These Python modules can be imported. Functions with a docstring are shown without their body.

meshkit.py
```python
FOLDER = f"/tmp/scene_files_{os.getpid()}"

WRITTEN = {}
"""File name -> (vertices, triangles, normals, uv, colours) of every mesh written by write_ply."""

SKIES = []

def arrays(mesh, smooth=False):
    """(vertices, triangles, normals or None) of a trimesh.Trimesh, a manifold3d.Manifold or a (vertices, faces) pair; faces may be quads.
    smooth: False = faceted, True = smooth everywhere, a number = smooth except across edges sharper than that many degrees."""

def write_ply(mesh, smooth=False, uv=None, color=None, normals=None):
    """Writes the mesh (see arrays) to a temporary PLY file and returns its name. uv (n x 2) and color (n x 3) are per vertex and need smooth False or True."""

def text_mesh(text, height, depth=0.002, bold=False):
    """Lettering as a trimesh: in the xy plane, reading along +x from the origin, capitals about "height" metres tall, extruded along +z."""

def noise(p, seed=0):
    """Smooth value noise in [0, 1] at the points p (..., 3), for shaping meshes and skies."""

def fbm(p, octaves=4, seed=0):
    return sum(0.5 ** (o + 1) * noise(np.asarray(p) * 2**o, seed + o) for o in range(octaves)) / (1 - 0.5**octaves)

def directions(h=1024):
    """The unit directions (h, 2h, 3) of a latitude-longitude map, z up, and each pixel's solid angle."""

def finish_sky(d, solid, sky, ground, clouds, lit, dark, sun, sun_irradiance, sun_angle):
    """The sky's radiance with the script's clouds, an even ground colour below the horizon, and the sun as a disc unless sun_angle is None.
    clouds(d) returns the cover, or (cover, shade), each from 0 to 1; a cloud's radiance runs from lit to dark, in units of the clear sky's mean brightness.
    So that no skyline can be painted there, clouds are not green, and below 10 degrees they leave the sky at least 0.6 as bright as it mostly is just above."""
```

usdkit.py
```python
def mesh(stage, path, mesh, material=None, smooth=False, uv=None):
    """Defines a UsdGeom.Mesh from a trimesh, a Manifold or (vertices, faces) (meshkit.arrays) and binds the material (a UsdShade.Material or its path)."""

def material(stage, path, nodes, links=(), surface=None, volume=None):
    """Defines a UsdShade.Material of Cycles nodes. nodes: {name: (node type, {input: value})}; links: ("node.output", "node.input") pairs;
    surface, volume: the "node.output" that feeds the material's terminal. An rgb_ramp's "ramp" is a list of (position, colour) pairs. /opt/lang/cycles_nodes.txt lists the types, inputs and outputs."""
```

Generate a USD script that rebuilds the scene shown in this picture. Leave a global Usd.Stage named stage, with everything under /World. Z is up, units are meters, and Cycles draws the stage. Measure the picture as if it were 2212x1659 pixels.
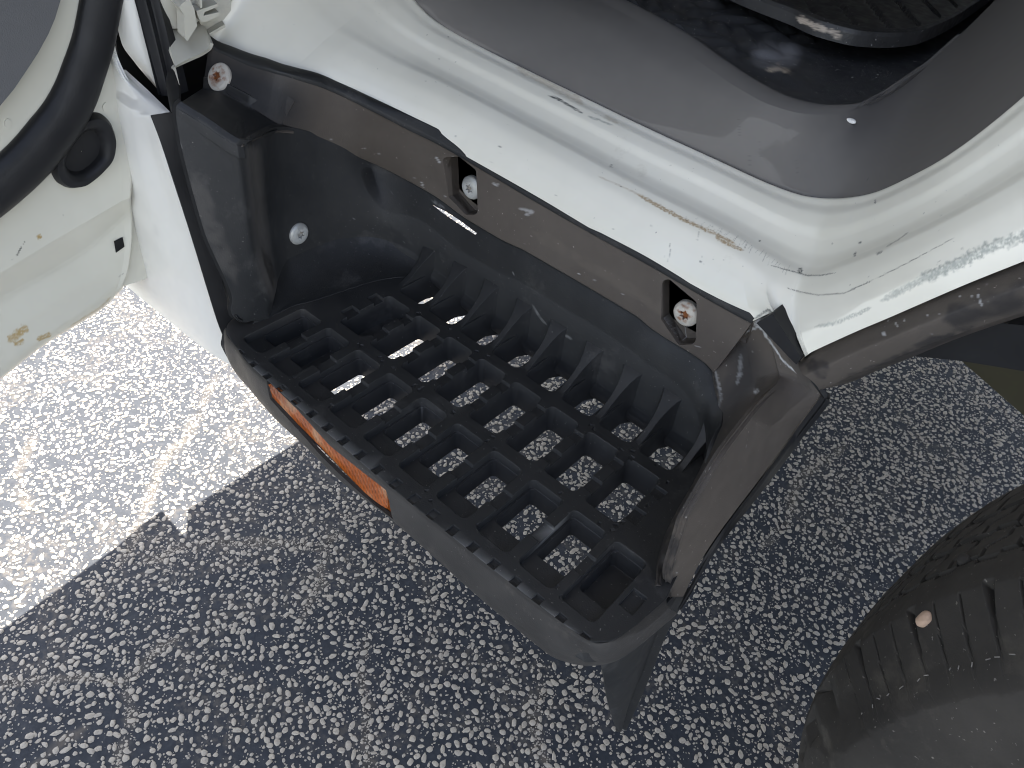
import math
import numpy as np, trimesh, manifold3d as m3, shapely
from shapely.geometry import Polygon
from scipy.interpolate import PchipInterpolator
from scipy.spatial import cKDTree
import usdkit, meshkit
from pxr import Usd, UsdGeom, UsdLux, UsdShade, Gf, Sdf, Vt

stage = Usd.Stage.CreateInMemory()
UsdGeom.SetStageUpAxis(stage, 'Z')
UsdGeom.Xform.Define(stage, '/World')
UsdGeom.Scope.Define(stage, '/World/Looks')

# ------------------------------------------------------------------ camera, sky, sun, exposure
CAM_R = np.array([[0.747645, 0.655208, 0.108306], [0.510055, -0.462093, -0.725475], [-0.42529, 0.59764, -0.679673]])
CAM_P = np.array([0.50294, -0.50184, 0.97313])
FPX, CX, CY = 1645.82, 1106.0, 829.5          # lens measured on a 2212 x 1659 copy of the photograph
EXPOSURE = 2.3
SUN = np.array([-0.36, 0.25, 1.0]); SUN /= np.linalg.norm(SUN)      # towards the sun
cam = UsdGeom.Camera.Define(stage, '/World/camera')
cam.CreateHorizontalApertureAttr(36.0); cam.CreateVerticalApertureAttr(27.0)
cam.CreateFocalLengthAttr(36.0 * FPX / 2212.0)
cam.CreateClippingRangeAttr(Gf.Vec2f(0.01, 1000))
cam.CreateExposureAttr(EXPOSURE)
m4 = np.eye(4); m4[0, :3] = CAM_R[0]; m4[1, :3] = -CAM_R[1]; m4[2, :3] = -CAM_R[2]; m4[3, :3] = CAM_P
cam.AddTransformOp().Set(Gf.Matrix4d(m4.tolist()))

dome = UsdLux.DomeLight.Define(stage, '/World/sky')
elev = math.asin(SUN[2]); rot = math.atan2(SUN[0], SUN[1])
skym = usdkit.material(stage, '/World/Looks/sky_look', {
    's': ('sky_texture', {'sky_type': 'single_scattering', 'sun_disc': False, 'sun_elevation': elev, 'sun_rotation': rot, 'aerosol_density': 1.5}),
    't': ('texture_coordinate', {}), 'cn': ('noise_texture', {'scale': 2.2, 'detail': 7, 'roughness': 0.6}), 'cr': ('rgb_ramp', {'ramp': [(0.41, (0.12, 0.12, 0.12)), (0.63, (0.88, 0.88, 0.88))]}),
    'bw': ('rgb_to_bw', {}), 'cw': ('mix', {'mix_type': 'multiply', 'fac': 1.0, 'color2': (1.22, 1.12, 1.0)}), 'mx': ('mix', {}),
    'b': ('background_shader', {'strength': 0.14})}, [('t.generated', 'cn.vector'), ('cn.fac', 'cr.fac'), ('s.color', 'bw.color'), ('bw.val', 'cw.color1'), ('cr.color', 'mx.fac'), ('s.color', 'mx.color1'), ('cw.color', 'mx.color2'), ('mx.color', 'b.color')], surface='b.background')
UsdShade.MaterialBindingAPI.Apply(dome.GetPrim()).Bind(skym)
dome.GetPrim().SetCustomDataByKey('kind', 'structure')
sun = UsdLux.DistantLight.Define(stage, '/World/sun')
sun.CreateNormalizeAttr(True); sun.CreateIntensityAttr(1.25); sun.CreateAngleAttr(0.53); sun.CreateColorAttr(Gf.Vec3f(1.0, 0.95, 0.87))
zc = SUN; xc = np.cross([0, 1, 0], zc); xc /= np.linalg.norm(xc); yc = np.cross(zc, xc)
m4 = np.eye(4); m4[0, :3] = xc; m4[1, :3] = yc; m4[2, :3] = zc
sun.AddTransformOp().Set(Gf.Matrix4d(m4.tolist()))

# ------------------------------------------------------------------ helpers
def ray(u, v):
    d = np.array([(u - CX) / FPX, (v - CY) / FPX, 1.0]) @ CAM_R
    return d / np.linalg.norm(d)
def on(u, v, n, k):
    """The point of the plane n.p = k that the photograph shows at (u, v)."""
    d = ray(u, v); n = np.asarray(n, float)
    return CAM_P + d * ((k - n @ CAM_P) / (n @ d))
def X(u, v, x): return on(u, v, (1, 0, 0), x)
def Y(u, v, y): return on(u, v, (0, 1, 0), y)
def Z(u, v, z): return on(u, v, (0, 0, 1), z)
DN = (1, 0.104, 0); DK = -0.3016
def D(u, v, off=0.0): return on(u, v, DN, DK + off)      # on the open door's inner face
def seen(p):
    q = (np.asarray(p) - CAM_P) @ CAM_R.T
    return np.c_[CX + FPX * q[:, 0] / q[:, 2], CY + FPX * q[:, 1] / q[:, 2]]

def curve(pts, n, smooth=True):
    pts = np.asarray(pts, float)
    t = np.r_[0, np.cumsum(np.linalg.norm(np.diff(pts, axis=0), axis=1) + 1e-9)]; t /= t[-1]
    s = np.linspace(0, 1, n)
    if smooth and len(pts) > 2: return PchipInterpolator(t, pts)(s)
    return np.stack([np.interp(s, t, pts[:, i]) for i in range(3)], 1)
def sheet(rows, n, m, smooth=True, across=False, at=None):
    """A grid (m, n, 3) through the rows; at gives the rows' places from 0 to 1."""
    g = np.stack([curve(r, n, smooth) for r in rows])
    t = np.linspace(0, 1, len(rows)) if at is None else np.asarray(at, float)
    s = np.linspace(0, 1, m)
    if across and len(rows) > 2: return PchipInterpolator(t, g)(s)
    out = np.empty((m, n, 3)); f = g.reshape(len(rows), -1); o = out.reshape(m, -1)
    for j in range(f.shape[1]): o[:, j] = np.interp(s, t, f[:, j])
    return out
def gridnormals(g):
    n = np.cross(np.gradient(g, axis=1), np.gradient(g, axis=0)); l = np.linalg.norm(n, axis=2, keepdims=True)
    n = n / np.maximum(l, 1e-12)
    c = (CAM_P - g); return n * np.sign((n * c).sum())
def solid(g, t):
    """Closes a grid into a shell t thick, away from the viewer."""
    m, n, _ = g.shape; back = g - gridnormals(g) * t
    v = np.r_[g.reshape(-1, 3), back.reshape(-1, 3)]; N = m * n
    i = np.arange(N).reshape(m, n); a, b, c, d = i[:-1, :-1].ravel(), i[:-1, 1:].ravel(), i[1:, 1:].ravel(), i[1:, :-1].ravel()
    f = [np.c_[a, b, c], np.c_[a, c, d], np.c_[a + N, c + N, b + N], np.c_[a + N, d + N, c + N]]
    e = np.r_[i[0, :], i[1:, -1], i[-1, -2::-1], i[-2:0:-1, 0]]; e2 = np.roll(e, -1)
    f += [np.c_[e, e + N, e2 + N], np.c_[e, e2 + N, e2]]
    f = np.vstack(f); me = trimesh.Trimesh(v, f, process=False)
    if me.volume < 0: me.faces = me.faces[:, ::-1]
    return me
def toman(me):
    me = trimesh.Trimesh(me.vertices, me.faces, process=True); me.merge_vertices()
    return m3.Manifold(m3.Mesh(np.asarray(me.vertices, np.float32), np.asarray(me.faces, np.uint32)))
def ccw(p):
    p = np.asarray(p, float); a = (p[:, 0] * np.roll(p[:, 1], -1) - np.roll(p[:, 0], -1) * p[:, 1]).sum()
    return p if a > 0 else p[::-1]
def totri(M):
    q = M.to_mesh(); return trimesh.Trimesh(q.vert_properties[:, :3], q.tri_verts, process=False)
def prism(pts, depth_vec):
    """A plate whose front face is the (nearly flat) outline pts and which reaches back along depth_vec."""
    pts = np.asarray(pts, float); dv = np.asarray(depth_vec, float)
    c = pts.mean(0); n = np.linalg.svd(pts - c)[2][2]
    a = np.linalg.svd(pts - c)[2][0]; b = np.cross(n, a)
    xy = np.c_[(pts - c) @ a, (pts - c) @ b]
    poly = Polygon(xy)
    if not poly.is_valid: poly = poly.buffer(0)
    v2, f2 = trimesh.creation.triangulate_polygon(poly, engine='earcut')
    d2, k = cKDTree(xy).query(v2); v3 = pts[k]
    ex = np.asarray(poly.exterior.coords)[:-1]; _, ke = cKDTree(v2).query(ex)
    N = len(v3); v = np.r_[v3, v3 + dv]; f = [f2, f2[:, ::-1] + N]
    e2 = np.roll(ke, -1); f += [np.c_[ke, ke + N, e2 + N], np.c_[ke, e2 + N, e2]]
    me = trimesh.Trimesh(v, np.vstack(f), process=False); trimesh.repair.fix_normals(me)
    return me
def rprism(pts, depth_vec, r=0.0):
    return prism(pts, depth_vec)
def box(x0, x1, y0, y1, z0, z1):
    return trimesh.creation.box(bounds=[[x0, y0, z0], [x1, y1, z1]])
def tube(path, r, n=20, k=160, flat=1.0, up=None):
    p = curve(path, k); t = np.gradient(p, axis=0); t /= np.linalg.norm(t, axis=1, keepdims=True)
    up = np.array([1.0, 0, 0]) if up is None else np.asarray(up, float)
    s = np.cross(t, up); s /= np.linalg.norm(s, axis=1, keepdims=True); w = np.cross(s, t)
    a = np.linspace(0, 2 * np.pi, n, endpoint=False); r = np.broadcast_to(np.asarray(r, float), (k,))
    v = p[:, None] + r[:, None, None] * (s[:, None] * np.cos(a)[None, :, None] + flat * w[:, None] * np.sin(a)[None, :, None])
    i = np.arange(k * n).reshape(k, n); j = np.roll(i, -1, axis=1)
    f = np.r_[np.c_[i[:-1].ravel(), i[1:].ravel(), j[1:].ravel()], np.c_[i[:-1].ravel(), j[1:].ravel(), j[:-1].ravel()]]
    caps = [[i[0, 0], i[0, q + 1], i[0, q]] for q in range(1, n - 1)] + [[i[-1, 0], i[-1, q], i[-1, q + 1]] for q in range(1, n - 1)]
    me = trimesh.Trimesh(v.reshape(-1, 3), np.r_[f, caps], process=False); trimesh.repair.fix_normals(me); return me
cat = trimesh.util.concatenate

used = {}
def numbered(path):
    k = used.get(path, 0); used[path] = k + 1
    return path if k == 0 else f'{path}_{k:03d}'
def obj(name, me, look, parent=None, smooth=40, label=None, wear=None):
    base = (str(parent.GetPath()) if parent else '/World') + '/' + name
    path = numbered(base)
    if wear is not None:
        v, f, n = meshkit.arrays(me, smooth)
        p = usdkit.mesh(stage, path, (v, f), LOOK[look], True)
        if n is not None: p.GetNormalsAttr().Set(Vt.Vec3fArray.FromNumpy(n.astype(np.float32)))
        UsdGeom.PrimvarsAPI(p).CreatePrimvar('wear', Sdf.ValueTypeNames.Color3fArray, 'vertex').Set(Vt.Vec3fArray.FromNumpy(wear(v).astype(np.float32)))
    else:
        p = usdkit.mesh(stage, path, me, LOOK[look], smooth)
    p = p.GetPrim()
    if label: p.SetCustomDataByKey('label', label)
    return p
def tag(p, label=None, category=None, group=None, kind=None):
    for k, v in (('label', label), ('category', category), ('group', group), ('kind', kind)):
        if v: p.SetCustomDataByKey(k, v)
    return p
def thing(name, label, category):
    p = UsdGeom.Xform.Define(stage, numbered('/World/' + name)).GetPrim()
    return tag(p, label, category)

# ------------------------------------------------------------------ looks
LOOK = {}
def look(name, c1, c2, scale=6.0, rough=(0.5, 0.6), spec=0.5, bump=0.0, bscale=900.0, wear=None, coat=0.0, speck=None, metallic=0.0, detail=6, grime=None, bevel=0.0):
    """c1, c2: two tones mixed by noise; wear: three colours laid where the mesh's wear primvar says so; speck: (colour, scale, amount) of small specks."""
    nodes = {'g': ('geometry', {}), 'n': ('noise_texture', {'scale': scale, 'detail': detail, 'roughness': 0.62}),
             'r': ('rgb_ramp', {'ramp': [(0.32, c1), (0.68, c2)]}),
             'p': ('principled_bsdf', {'specular_ior_level': spec, 'coat_weight': coat, 'coat_roughness': 0.12, 'metallic': metallic}),
             'rr': ('map_range', {'from_min': 0.3, 'from_max': 0.7, 'to_min': rough[0], 'to_max': rough[1], 'clamp': True}),
             'n2': ('noise_texture', {'scale': scale * 3.1, 'detail': 4})}
    links = [('g.position', 'n.vector'), ('n.fac', 'r.fac'), ('g.position', 'n2.vector'), ('n2.fac', 'rr.value'), ('rr.result', 'p.roughness')]
    col = 'r.color'
    if grime:
        nodes['gn'] = ('noise_texture', {'scale': grime[1], 'detail': 8, 'roughness': 0.7})
        nodes['gr'] = ('rgb_ramp', {'ramp': [(grime[2], (0, 0, 0)), (grime[2] + 0.15, (1, 1, 1))]})
        nodes['gx'] = ('mix', {'color2': grime[0]})
        links += [('g.position', 'gn.vector'), ('gn.fac', 'gr.fac'), ('gr.color', 'gx.fac'), (col, 'gx.color1')]
        col = 'gx.color'
    if speck:
        nodes['sn'] = ('noise_texture', {'scale': speck[1], 'detail': 2})
        nodes['sr'] = ('rgb_ramp', {'ramp': [(speck[2], (0, 0, 0)), (speck[2] + 0.04, (1, 1, 1))]})
        nodes['sx'] = ('mix', {'color2': speck[0]})
        links += [('g.position', 'sn.vector'), ('sn.fac', 'sr.fac'), ('sr.color', 'sx.fac'), (col, 'sx.color1')]
        col = 'sx.color'
    if wear:
        nodes['w'] = ('attribute', {'attribute': 'wear'}); nodes['ws'] = ('separate_color', {})
        links += [('w.color', 'ws.color')]
        for ch, c in zip('rgb', wear):
            nodes['w' + ch] = ('mix', {'color2': c}); links += [('ws.' + ch, f'w{ch}.fac'), (col, f'w{ch}.color1')]
            col = f'w{ch}.color'
    links.append((col, 'p.base_color'))
    if bump:
        nodes['bn'] = ('noise_texture', {'scale': bscale, 'detail': 3}); nodes['b'] = ('bump', {'strength': bump, 'distance': 0.001})
        links += [('g.position', 'bn.vector'), ('bn.fac', 'b.height'), ('b.normal', 'p.normal')]
        if bevel: nodes['bv'] = ('bevel', {'radius': bevel, 'samples': 6}); links.append(('bv.bevel', 'b.normal'))
    LOOK[name] = usdkit.material(stage, '/World/Looks/' + name, nodes, links, surface='p.BSDF')

look('black_plastic', (0.0065, 0.007, 0.0075), (0.0125, 0.0125, 0.0125), 9, (0.48, 0.66), 0.36, 0.25, 700, bevel=0.0014, wear=((0.20, 0.20, 0.195), (0.005, 0.005, 0.005), (0.050, 0.046, 0.042)), grime=((0.034, 0.033, 0.032), 15, 0.57), speck=((0.10, 0.095, 0.09), 420, 0.715))
look('skirt_plastic', (0.016, 0.015, 0.014), (0.028, 0.026, 0.024), 12, (0.45, 0.6), 0.36, 0.25, 700, grime=((0.048, 0.043, 0.038), 18, 0.6), speck=((0.12, 0.11, 0.10), 420, 0.715))
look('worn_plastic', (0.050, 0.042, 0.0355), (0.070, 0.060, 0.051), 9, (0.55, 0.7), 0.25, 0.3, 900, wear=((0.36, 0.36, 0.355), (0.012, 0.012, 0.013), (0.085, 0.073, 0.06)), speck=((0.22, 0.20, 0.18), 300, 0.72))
look('dark_rubber', (0.006, 0.006, 0.0065), (0.011, 0.011, 0.0115), 14, (0.42, 0.56), 0.27, 0.15, 600)
look('void_black', (0.006, 0.006, 0.006), (0.010, 0.010, 0.010), 14, (0.8, 0.9), 0.2)
look('white_paint', (0.575, 0.555, 0.475), (0.63, 0.61, 0.535), 5, (0.32, 0.42), 0.5, 0.03, 300, wear=((0.27, 0.19, 0.10), (0.06, 0.065, 0.065), (0.27, 0.28, 0.25)), coat=0.2, grime=((0.47, 0.445, 0.37), 11, 0.63), speck=((0.2, 0.2, 0.2), 300, 0.76))
look('door_paint', (0.46, 0.447, 0.38), (0.505, 0.492, 0.425), 5, (0.34, 0.46), 0.5, 0.03, 300, wear=((0.30, 0.21, 0.08), (0.04, 0.04, 0.04), (0.34, 0.34, 0.31)), coat=0.2, grime=((0.38, 0.365, 0.315), 9, 0.63))
look('bumper_paint', (0.54, 0.53, 0.49), (0.58, 0.57, 0.53), 5, (0.25, 0.35), 0.5, 0.03, 300, coat=0.4, grime=((0.52, 0.505, 0.46), 30, 0.66))
look('bracket_plastic', (0.35, 0.335, 0.28), (0.41, 0.395, 0.34), 12, (0.45, 0.6), 0.4, 0.05, 500, grime=((0.33, 0.31, 0.27), 30, 0.58))
look('grey_trim', (0.121, 0.114, 0.107), (0.126, 0.119, 0.112), 40, (0.64, 0.66), 0.12, 0.10, 600, wear=((0.6, 0.58, 0.55), (0.05, 0.05, 0.05), (0.16, 0.14, 0.11)))
look('floor_vinyl', (0.018, 0.019, 0.022), (0.032, 0.033, 0.035), 16, (0.42, 0.6), 0.5, 0.35, 700, wear=((0.30, 0.25, 0.19), (0.015, 0.015, 0.016), (0.16, 0.16, 0.17)), speck=((0.3, 0.29, 0.27), 260, 0.69))
look('mat_rubber', (0.008, 0.008, 0.0085), (0.017, 0.0165, 0.0165), 30, (0.4, 0.6), 0.5, 0.3, 500, wear=((0.33, 0.28, 0.23), (0.006, 0.006, 0.006), (0.2, 0.2, 0.2)), speck=((0.20, 0.195, 0.19), 240, 0.70))
look('door_trim', (0.075, 0.075, 0.077), (0.09, 0.09, 0.092), 6, (0.5, 0.65), 0.35, 0.35, 800)
look('tyre_rubber', (0.021, 0.0195, 0.0175), (0.032, 0.0295, 0.026), 12, (0.65, 0.85), 0.15, 0.25, 800, speck=((0.11, 0.10, 0.09), 330, 0.70), grime=((0.052, 0.047, 0.039), 14, 0.57))
look('zinc_steel', (0.33, 0.335, 0.32), (0.41, 0.41, 0.39), 90, (0.35, 0.5), 0.5, 0.2, 900, wear=((0.12, 0.07, 0.035), (0, 0, 0), (0, 0, 0)), metallic=0.4)
look('rusty_steel', (0.36, 0.335, 0.29), (0.44, 0.41, 0.36), 90, (0.5, 0.7), 0.4, 0.5, 900, wear=((0.17, 0.055, 0.014), (0, 0, 0), (0, 0, 0)), grime=((0.20, 0.14, 0.09), 260, 0.60), metallic=0.2)
look('olive_guard', (0.050, 0.046, 0.026), (0.072, 0.066, 0.040), 6, (0.6, 0.8), 0.3, 0.1, 400)
look('whisker', (0.10, 0.095, 0.085), (0.14, 0.13, 0.12), 300, (0.6, 0.8), 0.3)
look('tan_pebble', (0.27, 0.19, 0.135), (0.33, 0.235, 0.17), 200, (0.6, 0.8), 0.3)
look('chalk', (0.62, 0.61, 0.58), (0.72, 0.71, 0.68), 300, (0.6, 0.8), 0.3)
look('wheel_steel', (0.30, 0.30, 0.29), (0.36, 0.36, 0.35), 20, (0.4, 0.5), 0.5, metallic=0.6)
look('dark_glass', (0.01, 0.012, 0.012), (0.012, 0.014, 0.014), 5, (0.05, 0.08), 0.5)
LOOK['amber'] = usdkit.material(stage, '/World/Looks/amber', {
    'g': ('geometry', {}), 'wv': ('wave_texture', {'scale': 75, 'distortion': 0.3, 'bands_direction': 'diagonal'}),
    'wx': ('wave_texture', {'scale': 75, 'distortion': 0.3, 'bands_direction': 'x'}), 'ad': ('math', {'math_type': 'add'}),
    'n': ('noise_texture', {'scale': 40, 'detail': 4}), 'r': ('rgb_ramp', {'ramp': [(0.33, (0.13, 0.030, 0.005)), (0.52, (0.20, 0.048, 0.008)), (0.68, (0.27, 0.14, 0.072))]}),
    'b': ('bump', {'strength': 0.5, 'distance': 0.001}),
    'p': ('principled_bsdf', {'roughness': 0.22, 'coat_weight': 0.8, 'coat_roughness': 0.1})},
    [('g.position', 'wv.vector'), ('g.position', 'wx.vector'), ('wv.fac', 'ad.value1'), ('wx.fac', 'ad.value2'), ('ad.value', 'b.height'), ('b.normal', 'p.normal'),
     ('g.position', 'n.vector'), ('n.fac', 'r.fac'), ('r.color', 'p.base_color')], surface='p.BSDF')
# asphalt binder with tan dust along old cracks; far off, where no stone is modelled, pale stones come from the material
LOOK['asphalt'] = usdkit.material(stage, '/World/Looks/asphalt', {
    'g': ('geometry', {}), 'n': ('noise_texture', {'scale': 90, 'detail': 6, 'roughness': 0.7}),
    'r': ('rgb_ramp', {'ramp': [(0.30, (0.013, 0.016, 0.022)), (0.55, (0.022, 0.026, 0.034)), (0.80, (0.050, 0.050, 0.052))]}),
    'wa': ('attribute', {'attribute': 'wear'}), 'ws': ('separate_color', {}), 'wm': ('mix', {'mix_type': 'multiply', 'fac': 1.0}), 'wx': ('mix', {'color2': (0.15, 0.125, 0.095)}), 'wd': ('mix', {'color2': (0.008, 0.008, 0.009)}), 'd1': ('noise_texture', {'scale': 3.2, 'detail': 7, 'roughness': 0.6, 'distortion': 0.6}), 'dr': ('rgb_ramp', {'ramp': [(0.465, (0, 0, 0)), (0.495, (0.25, 0.25, 0.25)), (0.515, (0.25, 0.25, 0.25)), (0.545, (0, 0, 0))]}),
    'd2': ('noise_texture', {'scale': 130, 'detail': 4}), 'dm': ('rgb_ramp', {'ramp': [(0.42, (0, 0, 0)), (0.6, (1, 1, 1))]}), 'mm': ('mix', {'mix_type': 'multiply', 'fac': 1.0}),
    'dx': ('mix', {'color2': (0.17, 0.14, 0.105)}),
    'v': ('voronoi_texture', {'scale': 85}), 'vr': ('rgb_ramp', {'ramp': [(0.30, (1, 1, 1)), (0.36, (0, 0, 0))]}),
    'ln': ('vector_math', {'math_type': 'length'}), 'lr': ('map_range', {'from_min': 2.2, 'from_max': 2.6, 'clamp': True}), 'fm': ('mix', {'mix_type': 'multiply', 'fac': 1.0}),
    'fx': ('mix', {'color2': (0.46, 0.44, 0.41)}),
    'b': ('bump', {'strength': 0.7, 'distance': 0.002}), 'p': ('principled_bsdf', {'roughness': 0.75, 'specular_ior_level': 0.4})},
    [('g.position', 'n.vector'), ('n.fac', 'r.fac'), ('g.position', 'd1.vector'), ('d1.fac', 'dr.fac'), ('g.position', 'd2.vector'), ('d2.fac', 'dm.fac'),
     ('dr.color', 'mm.color1'), ('dm.color', 'mm.color2'), ('mm.color', 'dx.fac'), ('r.color', 'dx.color1'), ('g.position', 'v.vector'), ('v.distance', 'vr.fac'),
     ('g.position', 'ln.vector1'), ('ln.value', 'lr.value'), ('vr.color', 'fm.color1'), ('lr.result', 'fm.color2'), ('fm.color', 'fx.fac'), ('wa.color', 'ws.color'), ('ws.r', 'wx.fac'), ('dx.color', 'wx.color1'), ('ws.g', 'wd.fac'), ('wx.color', 'wd.color1'), ('wd.color', 'fx.color1'),
     ('fx.color', 'p.base_color'), ('n.fac', 'b.height'), ('b.normal', 'p.normal')], surface='p.BSDF')
LOOK['stone'] = usdkit.material(stage, '/World/Looks/stone', {
    'g': ('geometry', {}), 'r': ('rgb_ramp', {'ramp': [(0.0, (0.34, 0.305, 0.255)), (0.2, (0.53, 0.495, 0.43)), (0.6, (0.65, 0.615, 0.55)), (0.94, (0.76, 0.73, 0.67)), (0.985, (0.74, 0.71, 0.65)), (1.0, (0.58, 0.42, 0.31))]}),
    'n': ('noise_texture', {'scale': 420, 'detail': 5, 'roughness': 0.7}), 'nr': ('rgb_ramp', {'ramp': [(0.28, (0.45, 0.43, 0.41)), (0.5, (1, 1, 1))]}), 'mx': ('mix', {'mix_type': 'multiply', 'fac': 0.85}),
    'b': ('bump', {'strength': 0.5, 'distance': 0.0008}), 'p': ('principled_bsdf', {'roughness': 0.6, 'specular_ior_level': 0.4})},
    [('g.random_per_island', 'r.fac'), ('g.position', 'n.vector'), ('n.fac', 'nr.fac'), ('r.color', 'mx.color1'), ('nr.color', 'mx.color2'), ('mx.color', 'p.base_color'), ('n.fac', 'b.height'), ('b.normal', 'p.normal')], surface='p.BSDF')

def poly_dist(uv, pts):
    pts = np.asarray(pts, float); best = np.full(len(uv), 1e9); along = np.zeros(len(uv)); L = 0.0
    for a, b in zip(pts[:-1], pts[1:]):
        d = b - a; l = np.linalg.norm(d); t = np.clip(((uv - a) @ d) / (l * l), 0, 1)
        q = np.linalg.norm(uv - a - t[:, None] * d, axis=1); k = q < best
        best[k] = q[k]; along[k] = L + t[k] * l; L += l
    return best, along / L
def nz(v, s, seed=0): return meshkit.fbm(np.asarray(v) * s, 3, seed)
def marks(specs):
    """A wear function: strokes (channel, outline, half width, strength, raggedness scale) where the photograph has them on this surface."""
    def f(v):
        uv = seen(v); w = np.zeros((len(v), 3)); uv[(v - CAM_P) @ CAM_R[2] < 0.05] = 1e7
        for q, (ch, pts, hw, st, rag) in enumerate(specs):
            if len(pts) == 1: d = np.linalg.norm(uv - np.asarray(pts[0], float), axis=1); al = np.full(len(v), 0.5)
            else: d, al = poly_dist(uv, pts)
            near = d < hw * 3
            if not near.any(): continue
            if rag == 0:
                w[near, ch] = np.maximum(w[near, ch], st * np.clip(1.25 * (1 - d[near] / hw), 0, 1)); continue
            r = nz(v[near], rag, q); width = hw * (0.25 + 1.5 * r) * np.clip(np.minimum(al[near], 1 - al[near]) * 8 + 0.35, 0, 1)
            a = st * np.clip((width - d[near]) / (0.4 * hw + 0.3), 0, 1) * np.clip(nz(v[near], rag * 1.7, q + 50) * 2.6 - 0.45, 0, 1)
            w[near, ch] = np.maximum(w[near, ch], a)
        return np.clip(w, 0, 1)
    return f

# ------------------------------------------------------------------ ground
CRACKS = [[(795, 1370), (780, 1454), (795, 1530), (790, 1610), (800, 1700)], [(300, 1225), (320, 1209), (430, 1172), (525, 1174), (600, 1170), (690, 1185), (740, 1150)], [(-60, 1480), (60, 1470), (165, 1464), (270, 1474), (300, 1445), (345, 1395), (390, 1375)], [(250, 1230), (290, 1170), (345, 1004), (400, 950), (450, 850), (470, 810)], [(700, 1190), (690, 1260), (650, 1340)], [(270, 1474), (285, 1560), (240, 1700)], [(1180, 1659), (1150, 1560), (1175, 1480)], [(60, 1110), (40, 1020), (75, 930)], [(1640, 1190), (1700, 1130), (1720, 1040), (1830, 960)]]
gx = np.r_[-60, -12, -4, -2, np.linspace(-1.3, 1.0, 360), 2, 4, 12, 60]; gy = np.r_[-60, -12, -4, -2, np.linspace(-.9, 1.7, 400), 3, 5, 12, 60]
GX, GY = np.meshgrid(gx, gy); i_ = np.arange(GX.size).reshape(GX.shape)
fg = np.c_[i_[:-1, :-1].ravel(), i_[:-1, 1:].ravel(), i_[1:, 1:].ravel(), i_[1:, :-1].ravel()]
g = obj('asphalt', (np.c_[GX.ravel(), GY.ravel(), 0 * GX.ravel()], fg), 'asphalt', None, False, wear=marks([(0, c_, 12, .42, 40) for c_ in CRACKS] + [(1, c_, 2.4, .9, 90) for c_ in CRACKS] + [(0, [(60, 1665), (130, 1610), (190, 1565)], 9, .5, 60)]))
tag(g, 'dark asphalt set with pale round stones, half in sun', kind='structure')

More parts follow.
